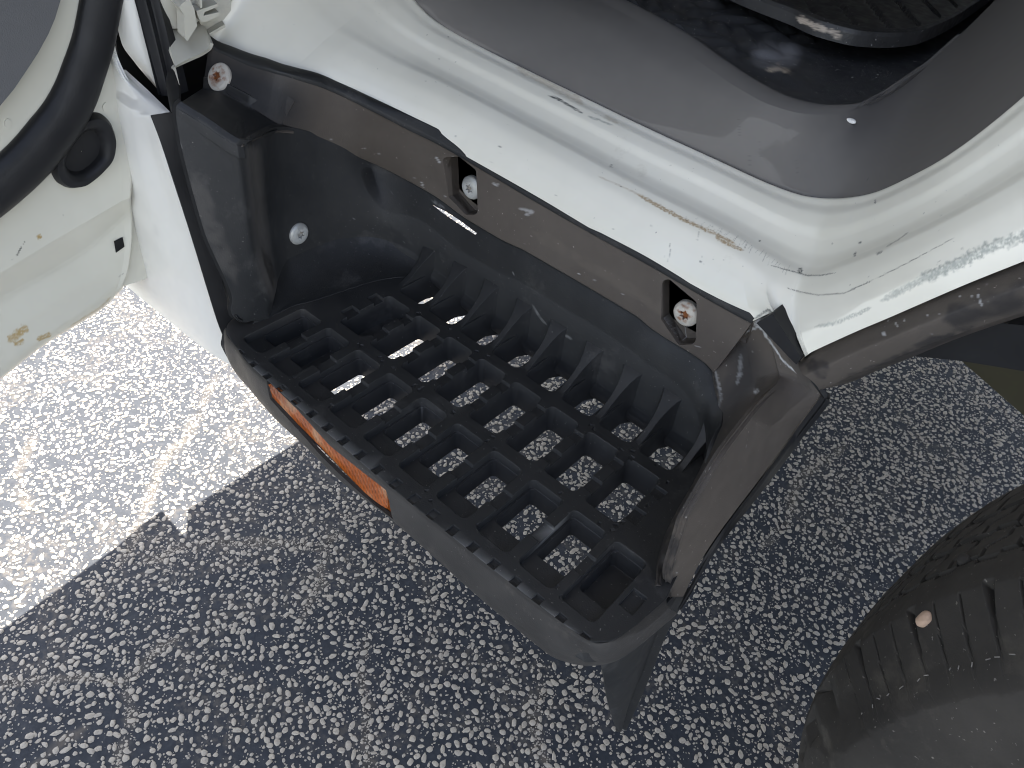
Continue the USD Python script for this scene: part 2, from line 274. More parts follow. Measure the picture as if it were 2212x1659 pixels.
def in_view(x, y, m=160):
    q = seen(np.c_[x, y, np.zeros(len(x))]); return (q[:, 0] > -m) & (q[:, 0] < 2212 + m) & (q[:, 1] > -m) & (q[:, 1] < 1659 + m)
rng = np.random.default_rng(5)
def scatter(n, rmin, rmax, power, taken=None, gap=0.85):
    x = rng.uniform(-1.25, 0.95, n); y = rng.uniform(-0.85, 1.65, n); k = in_view(x, y); x, y = x[k], y[k]
    r = rmin + (rmax - rmin) * rng.random(len(x)) ** power
    o = np.argsort(-r); x, y, r = x[o], y[o], r[o]
    if taken is not None:
        d, i = cKDTree(taken[:, :2]).query(np.c_[x, y], k=4)
        k = (d > gap * (taken[i, 2] + r[:, None])).all(1); x, y, r = x[k], y[k], r[k]
    t = cKDTree(np.c_[x, y]); keep = np.ones(len(x), bool)
    pairs = t.query_pairs(2 * rmax * gap, output_type='ndarray')
    d = np.hypot(x[pairs[:, 0]] - x[pairs[:, 1]], y[pairs[:, 0]] - y[pairs[:, 1]])
    pairs = pairs[d < gap * (r[pairs[:, 0]] + r[pairs[:, 1]])]; pairs = np.sort(pairs, axis=1); pairs = pairs[np.argsort(pairs[:, 0])]
    for a, b in pairs:
        if keep[a]: keep[b] = False
    return np.c_[x, y, r][keep]
big = scatter(150000, 0.0010, 0.0044, 2.0, gap=0.93)
mid = scatter(75000, 0.0005, 0.0012, 1.0, taken=big, gap=1.05)
cp = []
for c_ in CRACKS:
    for a_, b_ in zip(c_[:-1], c_[1:]):
        m_ = int(np.hypot(a_[0] - b_[0], a_[1] - b_[1]) * .8)
        for t_ in rng.random(m_):
            p_ = Z(a_[0] + (b_[0] - a_[0]) * t_ + rng.normal(0, 8), a_[1] + (b_[1] - a_[1]) * t_ + rng.normal(0, 8), 0); cp.append((p_[0], p_[1], rng.uniform(.0005, .0017)))
cp = np.array(cp); dd_, ii_ = cKDTree(big[:, :2]).query(cp[:, :2], k=3); cp = cp[(dd_ > .8 * (big[ii_, 2] + cp[:, 2:3])).all(1)]
mid = np.r_[mid, cp]
def pebbles(s, k, rings):
    n = len(s); a = np.linspace(0, 2 * np.pi, k, endpoint=False)
    rad = 1 + rng.normal(0, 0.13, (n, k)); st = 1 + 0.55 * rng.random((n, 1)) ** 1.5; th = rng.uniform(0, np.pi, (n, 1))
    ex, ey = rad * np.cos(a) * st, rad * np.sin(a) / st ** 0.6
    dx, dy = ex * np.cos(th) - ey * np.sin(th), ex * np.sin(th) + ey * np.cos(th)
    h = s[:, 2:3] * rng.uniform(0.28, 0.5, (n, 1)); tilt = rng.normal(0, 0.12, (n, 2)); V = []
    for f, z in rings:
        V.append(np.stack([s[:, 0:1] + s[:, 2:3] * dx * f, s[:, 1:2] + s[:, 2:3] * dy * f, z * h + s[:, 2:3] * f * (dx * tilt[:, :1] + dy * tilt[:, 1:]) * (z > 0)], 2))
    V.append(np.stack([s[:, 0:1], s[:, 1:2], h * 1.0], 2))
    v = np.concatenate(V, 1); m = v.shape[1]; F = []
    for q in range(len(rings) - 1):
        for j in range(k):
            A, B, C, Dd = q * k + j, q * k + (j + 1) % k, (q + 1) * k + (j + 1) % k, (q + 1) * k + j; F += [[A, B, C], [A, C, Dd]]
    for j in range(k): F.append([(len(rings) - 1) * k + j, (len(rings) - 1) * k + (j + 1) % k, m - 1])
    return v, np.array(F)
vb, fb = pebbles(big, 8, [(1.0, -0.3), (0.94, 0.45), (0.62, 0.86)])
vm, fm = pebbles(mid, 5, [(1.0, -0.3), (0.75, 0.7)])
q = seen(np.c_[big[:, :2], np.zeros(len(big))]); inside = (q[:, 0] > 0) & (q[:, 0] < 2212) & (q[:, 1] > 0) & (q[:, 1] < 1659)
hid = (q[:, 1] < 560) | ((q[:, 0] > 560) & (q[:, 0] < 1500) & (q[:, 1] < 1100) & (q[:, 1] < q[:, 0] * 0.85 + 300))
size = np.where(inside & ~hid, big[:, 2], 0); order = np.argsort(-size)
for i in order[:300]: obj('stone', (vb[i], fb), 'stone', g, True)
def joined(v, f): n, m, _ = v.shape; return v.reshape(-1, 3), (f[None] + (np.arange(n) * m)[:, None, None]).reshape(-1, 3)
va, fa = joined(vb[order[300:]], fb); vc, fc = joined(vm, fm)
tag(obj('small_stones', (np.r_[va, vc], np.r_[fa, fc + len(va)]), 'stone', g, True), 'pale small stones bedded in the asphalt', kind='stuff')

# ------------------------------------------------------------------ the truck
truck = thing('truck', 'white cab truck with its driver door open over a black plastic entry step', 'truck')

# --- painted door sill: lower edge A, edge Z under the grey trim
A = [Y(440, 98, -.07), Y(455, 112, -.065), Y(560, 148, -.05), Y(603, 164, -.038), Y(672, 180, -.015), Y(766, 219, .02), Y(874, 270, .05), Y(977, 321, .07), Y(1200, 448, .08), Y(1371, 549, .08), Y(1490, 614, .08), Y(1625, 694, .08), Y(1672, 672, .08), Y(1700, 720, .08), Y(1730, 772, .08),
     Y(1756, 759, .08), Y(1850, 716, .078), Y(1914, 689, .075), Y(2073, 620, .07), Y(2212, 564, .07), Y(2420, 480, .07)]
Zs = [Y(700, -330, .12), Y(740, -260, .13), Y(815, -120, .145), Y(850, -62, .15), Y(895, 0, .15), Y(935, 42, .16), Y(1000, 84, .18), Y(1100, 136, .19), Y(1300, 233, .2), Y(1440, 300, .2), Y(1536, 344, .2), Y(1635, 390, .2), Y(1718, 421, .2), Y(1760, 429, .2), Y(1801, 431, .2),
      Y(1850, 427, .19), Y(1900, 417, .18), Y(1983, 379, .165), Y(2066, 330, .15), Y(2165, 255, .15), Y(2330, 110, .15)]
def sill_grid(n, m):
    t = np.linspace(0, 1, len(A)); s = np.linspace(0, 1, n)
    al = np.stack([np.interp(s, t, np.array(A)[:, i]) for i in range(3)], 1)
    a = PchipInterpolator(t, np.array(A))(s); corner = (s > 0.50) & (s < 0.73); a[corner] = al[corner]
    As = list(A); As[11:15] = [Y(1606, 684, .08), Y(1640, 712, .08), Y(1668, 736, .08), Y(1712, 764, .08)]; a0 = PchipInterpolator(t, np.array(As))(s)
    kk = np.hanning(51); kk /= kk.sum(); asm = np.stack([np.convolve(np.pad(a0[:, i], 25, mode='reflect', reflect_type='odd'), kk, 'valid') for i in range(3)], 1)
    k2 = np.hanning(151); k2 /= k2.sum(); as2 = np.stack([np.convolve(np.pad(a0[:, i], 75, mode='reflect', reflect_type='odd'), k2, 'valid') for i in range(3)], 1)
    cw_ = np.clip(1.5 - np.abs(s - .62) / .12, 0, 1)[:, None]; cw_ = cw_ * cw_ * (3 - 2 * cw_); asm = asm * (1 - cw_) + as2 * cw_
    z = PchipInterpolator(t, np.array(Zs))(s)
    k = np.hanning(61); k /= k.sum()
    zs = np.stack([np.convolve(np.pad(z[:, i], 30, mode='reflect', reflect_type='odd'), k, 'valid') for i in range(3)], 1)
    w = np.linspace(0, 1, m)
    d = zs - asm; tang = np.gradient(zs, axis=0); nrm = np.cross(tang, d); nrm /= np.linalg.norm(nrm, axis=1, keepdims=True)
    nrm *= np.sign((nrm * (CAM_P - asm)).sum(1, keepdims=True))
    hp = PchipInterpolator([0, .06, .16, .30, .40, .50, .60, .68, .76, .84, .92, .97, 1], np.array([0, .0075, .0155, .0205, .0195, .0130, .0092, .0098, .0128, .0122, .0085, .0070, .0015]))(w)
    wl = np.linalg.norm(d, axis=1) / 0.137
    fade = np.clip((s - 0.10) / 0.25, 0.25, 1) * np.clip(wl, 0.6, 1.3)
    mixw = np.clip(w / .30, 0, 1); mixw = mixw * (2 - mixw)
    return (a[None] * (1 - mixw)[:, None, None] + asm[None] * mixw[:, None, None]) + w[:, None, None] * d[None] + hp[:, None, None] * (fade[:, None] * nrm)[None]
gs = sill_grid(900, 170)
R = np.random.default_rng(11)
z6 = lambda p: [(1755.6 + .2646 * x, 493.7 + .2646 * y) for x, y in p]
z7 = lambda p: [(1426.4 + .3968 * x, 493.7 + .3968 * y) for x, y in p]
z3 = lambda p: [(877.8 + .33065 * x, .33065 * y) for x, y in p]
sm = [(0, z3([(1500, 1265), (1620, 1330), (1820, 1440), (2000, 1520), (2160, 1600)]), 5, .9, 500), (0, [(1545, 513), (1575, 528), (1606, 541)], 4.5, .9, 500), (0, z3([(1250, 1150), (1400, 1215), (1560, 1290)]), 2.5, .4, 400),
      (1, z3([(930, 625), (980, 640), (1030, 670), (1100, 710), (1150, 740)]), 3.4, 1, 700), (2, z3([(1190, 760), (1260, 785), (1350, 820)]), 3, .8, 500),
      (1, z7([(600, 200), (690, 225), (800, 255), (870, 255), (960, 240)]), 1.8, .9, 900), (1, z7([(680, 320), (760, 345), (860, 362), (1000, 352), (1180, 270)]), 1.6, .9, 900), (1, z7([(1180, 270), (1340, 190), (1600, 50)]), 1.2, .8, 900),
      (2, z6([(560, 590), (700, 520), (900, 410), (1250, 260)]), 9, .8, 420), (2, z6([(850, 430), (1250, 255), (1500, 130), (1725, 60), (1900, 0)]), 15, 1, 420), (2, z6([(20, 800), (160, 780), (380, 690), (480, 640)]), 5, .8, 600),
      (1, z6([(780, 30), (700, 90), (600, 150)]), 2, .6, 900), (1, z6([(570, 185), (520, 210)]), 3, .7, 900), (1, z6([(370, 120), (400, 110)]), 2.6, 1, 900), (1, z6([(350, 190), (340, 230)]), 3, 1, 900),
      (2, [(1700, 700), (1712, 735), (1728, 762)], 4, 1, 300), (0, [(1690, 690), (1712, 730), (1735, 765)], 5, .6, 400), (1, [(1628, 690), (1660, 668), (1680, 690)], 3, .8, 500),
      (0, z3([(720, 440), (950, 560), (1080, 630), (1160, 680)]), 9, .35, 300), (0, z3([(1290, 760), (1380, 800)]), 6, .3, 300), (1, [(1320, 358)], 5, .6, 500), (1, [(1728, 585)], 7, 1, 600), (1, [(1641, 520)], 3, .8, 600), (1, [(1510, 500), (1505, 520)], 1.5, .5, 900),
      (1, z7([(50, 70), (55, 130), (40, 180)]), 1.3, .6, 900), (1, z7([(218, 178)]), 3, 1, 900), (1, [(1890, 431), (1891, 440)], 2.2, 1, 900), (0, [(430, 120), (520, 145), (600, 172)], 5, .6, 400)]
for _ in range(90):
    u = R.uniform(900, 2150); v = R.uniform(60, 640); sm.append((1, [(u, v)], R.uniform(1.2, 2.6), R.uniform(.4, .9), 700))
for _ in range(36):
    u = R.uniform(1480, 1700); b = 448 + (u - 1440) * 0.55; l = R.uniform(8, 20); sm.append((1, [(u, b + R.uniform(-10, 6)), (u + l * .55, b - l)], 0.9, R.uniform(.25, .6), 900))
obj('door_sill', solid(gs, 0.004), 'white_paint', truck, 50, 'scratched white painted sill along the foot of the door opening', wear=marks(sm))

# --- grey trim and floor covering inside the doorway
Ts = [Y(1130, -330, .26), Y(1150, -180, .27), Y(1180, -90, .275), Z(1250, -20, .70), Z(1310, 8, .70), Z(1440, 80, .70), Z(1530, 145, .70), Z(1600, 192, .70), Z(1660, 224, .70), Z(1720, 242, .70), Z(1790, 246, .70), Z(1850, 235, .70), X(1905, 208, .303), X(1975, 160, .30), X(2060, 88, .30), X(2150, 0, .30), X(2290, -140, .30)]
Zt = [Zs[i] for i in (0, 1, 2, 4, 5, 7, 8, 9, 10, 11, 12, 14, 15, 16, 17, 19, 20)]
zrow = curve(Zs, 300); trow = np.array(Ts)
zin = zrow + np.array([0, 0.004, -0.004])
m1 = PchipInterpolator(np.linspace(0, 1, len(Zt)), np.array(Zt))(np.linspace(0, 1, 300)); m2 = PchipInterpolator(np.linspace(0, 1, len(Ts)), trow)(np.linspace(0, 1, 300))
w = np.linspace(0, 1, 60)[:, None, None]
up = np.array([0, -0.55, 0.8]); bul = PchipInterpolator([0, .04, .3, .7, 1], [0, .003, .006, .006, 0])(w)
gt = m1[None] * (1 - w) + m2[None] * w + bul * up
inb = np.array([0.0, .030, -.002]); turn = []
for k in np.linspace(0.15, 1, 10):                   # the upper edge rolls over towards the floor
    ang = k * 1.15; turn.append(m2 + np.array([0, 0.05 * math.sin(ang), 0.022 * (1 - math.cos(ang)) * 0 + 0.012 * math.sin(ang) - .018 * k * k]))
gt = np.concatenate([gt, np.stack(turn)], 0)
gm = [(0, [(1840, 262)], 3, 0, 400), (1, [(1872, 384), (1876, 396)], 1, 1, 900)] + [(1, [(u, v), (u + 3, v + 40)], .9, .35, 900) for u, v in ((1595, 255), (1618, 330), (1640, 300), (1720, 340))]
obj('sill_trim', solid(gt, 0.003), 'grey_trim', truck, 60, 'plain grey plastic trim between the white sill and the cab floor', wear=marks(gm))
fl_edge = turn[-1]
far = fl_edge + np.array([-.04, .62, -.012]); far[:, 0] = np.clip(far[:, 0], -.9, .36)
far2 = far.copy(); far2[:, 1] = 1.82
gf = sheet([fl_edge, fl_edge * .93 + far * .07 + [0, 0, -.004], far, far2], 420, 260, False, at=[0, .45, .92, 1])
uv = seen(gf.reshape(-1, 3)); tex = (uv[:, 0] > 1150) & (uv[:, 1] < 150)
p3 = gf.reshape(-1, 3); scale_tread = np.abs(np.sin(p3[:, 0] * 95 + 1.3 * np.sin(p3[:, 1] * 62))) * np.abs(np.sin(p3[:, 1] * 60 + np.sin(p3[:, 0] * 48)))
mask = np.clip((p3[:, 1] - .312) / .02, 0, 1) * np.clip((0.20 - p3[:, 0]) / .05, 0, 1)
p3[:, 2] += mask * (scale_tread * .0065 + .002 * nz(p3, 40)); gf = p3.reshape(gf.shape)
bump_c = Z(1680, 125, .706)
d = np.linalg.norm((gf - bump_c)[..., :2] * [1.0, 1.4], axis=2); gf[..., 2] += .009 * np.exp(-(d / .028) ** 2)
fm_ = [(2, [(1650, 118), (1680, 122), (1705, 118)], 34, .8, 0), (0, [(1655, 152), (1680, 148), (1706, 155)], 6.5, 1, 700), (0, [(1675, 138), (1685, 142)], 4, .8, 700)]
obj('floor_liner', solid(gf, 0.004), 'floor_vinyl', truck, 60, 'dark scuffed moulded floor covering of the cab', wear=marks(fm_))

# --- black kick strip under the sill with its two bolt pockets
SB = [X(438, 189, -.237), X(456, 191, -.225), X(475, 196, -.212), X(536, 229, -.178), X(609, 273, -.154), X(640, 284, -.153), X(674, 298, -.152), X(755, 331, -.142), Y(800, 350, .046), Y(867, 383, .066), Y(944, 427, .075), Y(1010, 475, .078), Y(1076, 514, .078), Y(1136, 543, .078), Y(1240, 603, .078), Y(1371, 681, .078), Y(1411, 713, .078), Y(1455, 741, .078), Y(1490, 762, .078), Y(1520, 783, .078), Y(1542, 806, .078)]
SM = [Y(456, 117, -.083), Y(480, 130, -.082), Y(554, 167, -.070), Y(612, 178, -.058), Y(667, 197, -.033), Y(713, 213, -.01), Y(802, 259, .02), Y(870, 297, .045), Y(947, 336, .062), Y(1100, 430, .074), Y(1250, 518, .076), Y(1371, 581, .076), Y(1530, 678, .076), Y(1600, 722, .076)]
ST = [p + np.array([0, .006, .010]) for p in [Y(440, 98, -.07), Y(470, 118, -.064), Y(560, 148, -.05), Y(603, 164, -.038), Y(672, 180, -.015), Y(720, 199, .005), Y(800, 235, .03), Y(874, 270, .05), Y(977, 321, .07), Y(1115, 400, .08), Y(1250, 477, .08), Y(1371, 549, .08), Y(1530, 637, .08), Y(1640, 690, .08)]]
def even(rows, n):
    return np.stack([PchipInterpolator(np.linspace(0, 1, len(r)), np.array(r))(np.linspace(0, 1, n)) for r in rows])
def by_u(rows, n):
    return np.stack([np.stack([np.interp(np.linspace(r[0], r[-1], n), r, q_[:, i]) for i in range(3)], 1) for r, q_ in rows])
def strand(pts, n=260):
    return curve(pts, n)
er = np.stack([strand(SB), strand(SM), strand(ST)]); er[1] = er[1] * .52 + er[2] * .48
capg = sheet([er[1] + [0, -.0008, -.002], er[1] + [0, -.0012, .0015], er[1] * .5 + er[2] * .5 + np.array([0, .001, .004]), er[2]], 260, 16, False, True, at=[0, .15, .55, 1])
gk = sheet([er[0] + [0, .004, -.003], er[0], er[0] * .5 + er[1] * .5, er[1] + (er[0] - er[1]) * .04, er[1], er[1] + [0, .012, .001]], 260, 60, False, at=[0, .03, .5, .86, .95, 1])
strip = toman(solid(gk, 0.03))
def pocket(pts, y, depth):
    return toman(prism([Y(u, v, y - .03) + (Y(u, v, y) - Y(u, v, y - .03)) * 0 for u, v in pts], (0, depth + .03, 0)))
def roundpoly(pts, r):
    p = Polygon(pts).buffer(-r, 16).buffer(r, 16); return np.asarray(p.exterior.coords)[:-1]
P1 = roundpoly([(967, 335), (1000, 335), (1031, 366), (1031.5, 464), (1006, 464), (972, 425)], 9)
P2 = roundpoly([(1427, 601), (1440, 603), (1502.5, 655), (1502, 744), (1466, 746), (1427, 690)], 12)
cuts = []
for pp in (P1, P2):
    pts = np.array([Y(u, v, .078) for u, v in pp]); cuts.append(toman(prism(pts - [0, .03, 0], (0, .03 + .016, 0))))
cups = []
for pp, c_ in zip((P1, P2), cuts):
    strip = strip - c_
    big_ = np.array([Y(u, v, .078) for u, v in pp]); ce = big_.mean(0); out_ = ce + (big_ - ce) * 1.07
    cups.append(totri(toman(prism(out_ + [0, .0045, 0], (0, .0155, 0))) - c_))
stm = [(0, [(1062, 396), (1076, 400)], 3, .8, 500), (0, [(1120, 450), (1150, 457), (1135, 465)], 4, .5, 500), (0, [(942, 340), (950, 352)], 2, .8, 700), (0, [(911, 393), (914, 405)], 2, .7, 700), (0, [(895, 600), (1600, 1000)], 0.1, 0, 9),
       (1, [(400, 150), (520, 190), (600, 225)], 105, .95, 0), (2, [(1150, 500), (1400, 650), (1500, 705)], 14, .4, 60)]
for _ in range(26):
    u = R.uniform(700, 1520); b = np.interp(u, [600, 800, 930, 1040, 1240, 1430, 1540], [270, 330, 408, 486, 588, 690, 785]); stm.append((0, [(u, b - R.uniform(2, 10))], R.uniform(1, 2.2), .8, 800))
kick = None
kick = obj('kick_strip', cat([totri(strip)] + cups), 'worn_plastic', truck, 35, 'faded brownish kick strip under the sill with two bolt pockets', wear=marks(stm))

obj('kick_cap', solid(capg, .004), 'black_plastic', kick, 50, wear=marks([(0, [(1062, 380)], 2, .5, 500)]))
def surf(grid, u, v):
    p = grid.reshape(-1, 3); n = gridnormals(grid).reshape(-1, 3); k = np.argmin(np.linalg.norm(seen(p) - [u, v], axis=1))
    return p[k], n[k]
def bolt(c, n, r, look, parent, label, seed):
    """A round-headed screw: washer flange, low domed head, worn star recess."""
    n = np.asarray(n, float); n /= np.linalg.norm(n)
    prof = np.array([[0.0, .0042], [.25, .0042], [.30, .0048], [.55, .0046], [.80, .0036], [.95, .0022], [1.0, .0010], [1.0, -.004], [0.0, -.004]]); prof[:, 0] *= r
    body = trimesh.creation.revolve(prof[::-1], sections=40)
    M = toman(body)
    if M.volume() < 0 or M.is_empty(): body.invert(); M = toman(body)
    a = np.linspace(0, 2 * np.pi, 12, endpoint=False); rr = np.where(np.arange(12) % 2 == 0, .44 * r, .24 * r)
    star = m3.CrossSection([ccw(np.c_[rr * np.cos(a), rr * np.sin(a)]).tolist()]).extrude(.01).translate((0, 0, .0012))
    M = M - star; me = totri(M)
    T = trimesh.geometry.align_vectors([0, 0, 1], n); T[:3, 3] = c; me.apply_transform(T)
    if look == 'rusty_steel': wf = lambda v: np.stack([np.clip(1.25 - np.linalg.norm(v - c, axis=1) / (.62 * r) + 2.4 * (nz(v, 260, seed) - .5), 0, 1), 0 * v[:, 0], 0 * v[:, 0]], 1)
    else: wf = lambda v: np.stack([np.clip(.35 - np.linalg.norm(v - c, axis=1) / (.9 * r) + 2.2 * (nz(v, 330, seed) - .5), 0, .8), 0 * v[:, 0], 0 * v[:, 0]], 1)
    v_, f_ = trimesh.remesh.subdivide_to_size(me.vertices, me.faces, .0009); me = trimesh.Trimesh(v_, f_)
    return obj('bolt', me, look, parent, 30, label, wear=wf)
for (u, v), look_, lab in (((1019, 405), 'zinc_steel', 'clean grey bolt in the front pocket of the strip'), ((1483, 677), 'rusty_steel', 'rusty bolt in the rear pocket of the strip')):
    bolt(Y(u, v, .090), (0.05, -1, .05), .0135, look_, kick, lab, 1)
c_, n_ = surf(gk[4:], 474, 166)
bolt(c_, n_, .0145, 'rusty_steel', kick, 'rusty bolt at the front end of the strip', 2)

# --- the step: grating, skirt, foot well
STEP_Z = 0.42
RIM = [(-.128, -.150), (-.120, -.174), (-.109, -.186), (-.081, -.192), (-.045, -.198), (.06, -.2005), (.142, -.202), (.285, -.2), (.375, -.1965), (.398, -.193), (.408, -.182), (.413, -.165), (.417, -.139), (.4195, -.117), (.413, -.085)]
inner = [(.392, -.03), (.368, .035), (.345, .066), (-.08, .066), (-.128, .02), (-.150, -.05), (-.142, -.11)]
outline = Polygon(RIM + inner)
plate = m3.CrossSection([ccw(np.array(outline.exterior.coords)[:-1]).tolist()]).extrude(.034).translate((0, 0, STEP_Z - .034))
def rrect(x0, x1, y0, y1, r, z0, z1, tx=1.0):
    p = shapely.box(x0, y0, x1, y1).buffer(-r).buffer(r, 6)
    c = np.array(p.exterior.coords)[:-1]; m = c.mean(0)
    return m3.Manifold.hull_points(np.r_[np.c_[(c - m) * [tx, .99] + m, np.full(len(c), z0)], np.c_[c, np.full(len(c), STEP_Z)], np.c_[c, np.full(len(c), z1)]])
cells = []
for k in range(10):
    cx = -.0745 + .05 * k - (.004 if k == 9 else 0) + (.003 if k == 0 else 0); h = .0192 if 0 < k < 9 else .0175
    cells.append(rrect(cx - h, cx + h, -.180, -.0985, .006, STEP_Z - .011, STEP_Z + .01))
    cells.append(rrect(cx - h + .002, cx + h - .001, -.1555, -.0995, .005, STEP_Z - .06, STEP_Z + .01, .84))
for k in range(8):
    cx = -.0245 + .05 * k
    cells.append(rrect(cx - .0193, cx + .0193, -.0840, -.0085, .006, STEP_Z - .06, STEP_Z + .01, .80))
    cells.append(rrect(cx - .0193, cx + .0193, .0060, .0760, .006, STEP_Z - .06, STEP_Z + .05, .80))
for j in range(-1, 9):                                # worn notches in the cross ribs
    xj = .05 * j + .0005
    for y0, y1 in ((-.150, -.128), (-.072, -.054), (-.032, -.018)):
        if j == 8 and y0 > -.1: continue
        cells.append(m3.Manifold.cube((.014, y1 - y0, .02)).translate((xj - .007, y0, STEP_Z - .0045)))
for k in range(20):                                   # notches along the outer rim
    x0 = -.075 + .0243 * k
    cells.append(m3.Manifold.cube((.0085, .013, .02)).translate((x0, -.2035, STEP_Z - .0035)))
plate = plate - m3.Manifold.batch_boolean(cells, m3.OpType.Add)
chips = []
for q_ in range(60):
    k_ = R.integers(0, 9); yy_ = R.choice([-.0905, -.001, -.178, R.uniform(-.17, -.01)]); xx_ = .05 * k_ + R.uniform(-.02, .02) if R.random() < .5 else .05 * k_ + R.choice([-.005, .006])
    chips.append(m3.Manifold.cube((R.uniform(.002, .005), R.uniform(.002, .006), .02), True).rotate((R.uniform(-25, 25), R.uniform(-25, 25), R.uniform(0, 90))).translate((xx_, yy_ + R.uniform(-.006, .006), STEP_Z + .0085)))
plate = plate - m3.Manifold.batch_boolean(chips, m3.OpType.Add)
fins = []
for j in range(-1, 8):                                # fins that run up from the ribs to the back wall
    xj = .05 * j + .0005
    yy = np.linspace(.002, .078, 14); zz = STEP_Z - .002 + .033 * np.clip((yy - .002) / .056, 0, 1.1) ** 1.8
    pr = [[y_, z_] for y_, z_ in zip(yy, zz)] + [[.078, STEP_Z - .036], [.002, STEP_Z - .036]]
    body_ = m3.CrossSection([ccw(pr).tolist()]).extrude(.06).rotate((90, 0, 90)).translate((xj - .03, 0, 0))
    tw = .0033 + .0165 * np.clip((yy - .030) / .046, 0, 1) ** 2.6         # the fin widens where it runs into the wall: scooped cells
    plan = np.r_[np.c_[xj - tw, yy], np.c_[xj + tw, yy][::-1]]
    fins.append(body_ ^ m3.CrossSection([ccw(plan).tolist()]).extrude(.3).translate((0, 0, STEP_Z - .1)))
plate = plate + m3.Manifold.batch_boolean(fins, m3.OpType.Add)
for x0, x1, y0, y1 in ((-.096, -.053, -.160, -.097), (-.046, -.003, -.160, -.097), (-.046, -.003, -.086, -.007), (.350, .392, -.160, -.097)):        # closed cells at the ends
    plate = plate + m3.Manifold.cube((x1 - x0, y1 - y0, .003)).translate((x0, y0, STEP_Z - .0355))
refl_out = [(581, 826), (612, 853), (647, 884), (722, 958), (796, 1017), (838, 1050), (846, 1072), (854, 1112), (811, 1085), (736, 1007), (647, 916), (594, 861)]
rp = np.array([Y(u, v, -.199) for u, v in refl_out])
rcut = rp + (rp - rp.mean(0)) * .03
recess = toman(prism(rcut + [0, -.03, 0], (0, .0365, 0))); plate = plate - recess
stw = [(0, [(R.uniform(560, 1420), R.uniform(620, 1370))], R.uniform(1.2, 3), .7, 700) for _ in range(46)] + [(0, z_, 2, .8, 600) for z_ in ([(738, 905), (746, 898), (750, 906)], [(765, 945), (775, 938)], [(1272, 1310), (1280, 1312)], [(1286, 1384), (1292, 1374), (1300, 1380)], [(1318, 1372), (1330, 1366)])]
stw += [(2, [(500, 690), (560, 660), (620, 640), (700, 640)], 60, .5, 0), (0, [(486, 716), (543, 790), (677, 909), (870, 1076), (1042, 1212), (1226, 1353), (1298, 1391)], 2.2, .35, 300)]
step = obj('step', totri(plate), 'black_plastic', truck, 30, 'black plastic entry step with three rows of see-through slots', wear=marks(stw))

rim3 = np.array([[x, y, STEP_Z] for x, y in RIM])
bot = [X(485, 745, -.125), X(500, 772, -.118), Z(520, 800, .36), Z(540, 836, .352), Z(567, 864, .35), Z(618, 924, .35), Z(677, 978, .349), Z(736, 1037, .348), Z(796, 1083, .349), Z(855, 1127, .35), Z(900, 1166, .35), Z(1042, 1294, .349), Z(1128, 1366, .349), Z(1191, 1416, .35), Z(1240, 1434, .351), Z(1290, 1436, .352), Z(1327, 1425, .354), Z(1389, 1378, .36), X(1451, 1327, .422), X(1466, 1290, .422)]
b2 = curve(bot[:-1], 240); r2 = curve(rim3[:-1], 240)
mid_ = (r2 * .55 + b2 * .45); nv = gridnormals(np.stack([r2, b2]))[0]
sk = sheet([r2 + [0, 0, -.0005], r2 + nv * .0012 + [0, 0, -.003], mid_ + nv * .0085, b2 * .92 + r2 * .08 + nv * .003, b2], 240, 30, False, True, at=[0, .05, .5, .93, 1])
skirt = toman(solid(sk, .004))
skirt = skirt - recess
obj('skirt', totri(skirt), 'skirt_plastic', step, 40)
rq = np.array([Y(u, v, -.1965) for u, v in refl_out]); bc = rq.mean(0)
ue_ = curve(rq[:6], 60); le_ = curve(np.r_[rq[:1], rq[:5:-1], rq[5:6]], 60); le_[0] = rq[0]
rl = solid(sheet([ue_, ue_ * .5 + le_ * .5 + [0, -.0030, .0004], le_ * .82 + ue_ * .18 + [0, -.0034, 0], le_ * .80 + ue_ * .20 + [0, -.0012, 0], le_], 60, 20, False, False, at=[0, .5, .8, .86, 1]), .004)
obj('reflector', rl, 'amber', step, 20, 'long amber side reflector in the outer edge of the step')
# outer edge behind the reflector recess
obj('backing', solid(sheet([r2 - nv * .0085 + [0, 0, -.006], mid_ - nv * .0085, b2 - nv * .008 + [0, 0, .002]], 240, 8, False), .003), 'black_plastic', step, 40)

# foot well: back wall, front pocket and block
TOP = [X(380, 231, -.145), X(410, 250, -.135), X(435, 265, -.126), X(489, 302, -.109), X(512, 314, -.102), X(528, 315, -.102), X(545, 305, -.112), X(562, 296, -.124), X(598, 285, -.148), X(630, 288, -.152), X(674, 299, -.151), X(755, 332, -.141), Y(800, 351, .048), Y(867, 384, .069), Y(944, 428, .078), Y(1010, 476, .081), Y(1076, 515, .081), Y(1136, 544, .081), Y(1240, 604, .081), Y(1371, 682, .081), Y(1411, 714, .081), Y(1455, 742, .081), Y(1490, 763, .081), Y(1520, 784, .081), Y(1540, 810, .080), Y(1553, 880, .066), X(1548, 930, .361)]
FLO = [tuple(X(500, 668, -.104)), (-.102, -.172, .44), (-.099, -.152, .435), (-.0985, -.140, .43), (-.103, -.130, .426), (-.115, -.118, .425), (-.128, -.104, .424), (-.142, -.075, .424), (-.140, -.03, .425), (-.125, .02, .428), (-.100, .045, .43), (-.03, .0595, .415), (.04, .061, .405), (.14, .062, .40), (.25, .062, .40), (.31, .062, .40), (.345, .055, .405), (.368, .035, .412), (.380, .005, .415)]
e2 = np.stack([strand(TOP, 400), strand(FLO, 400)])
lowrow = e2[1] + np.array([0, .003, -.012])
midr = e2[0] * .45 + e2[1] * .55 + np.array([0, -.006, 0])
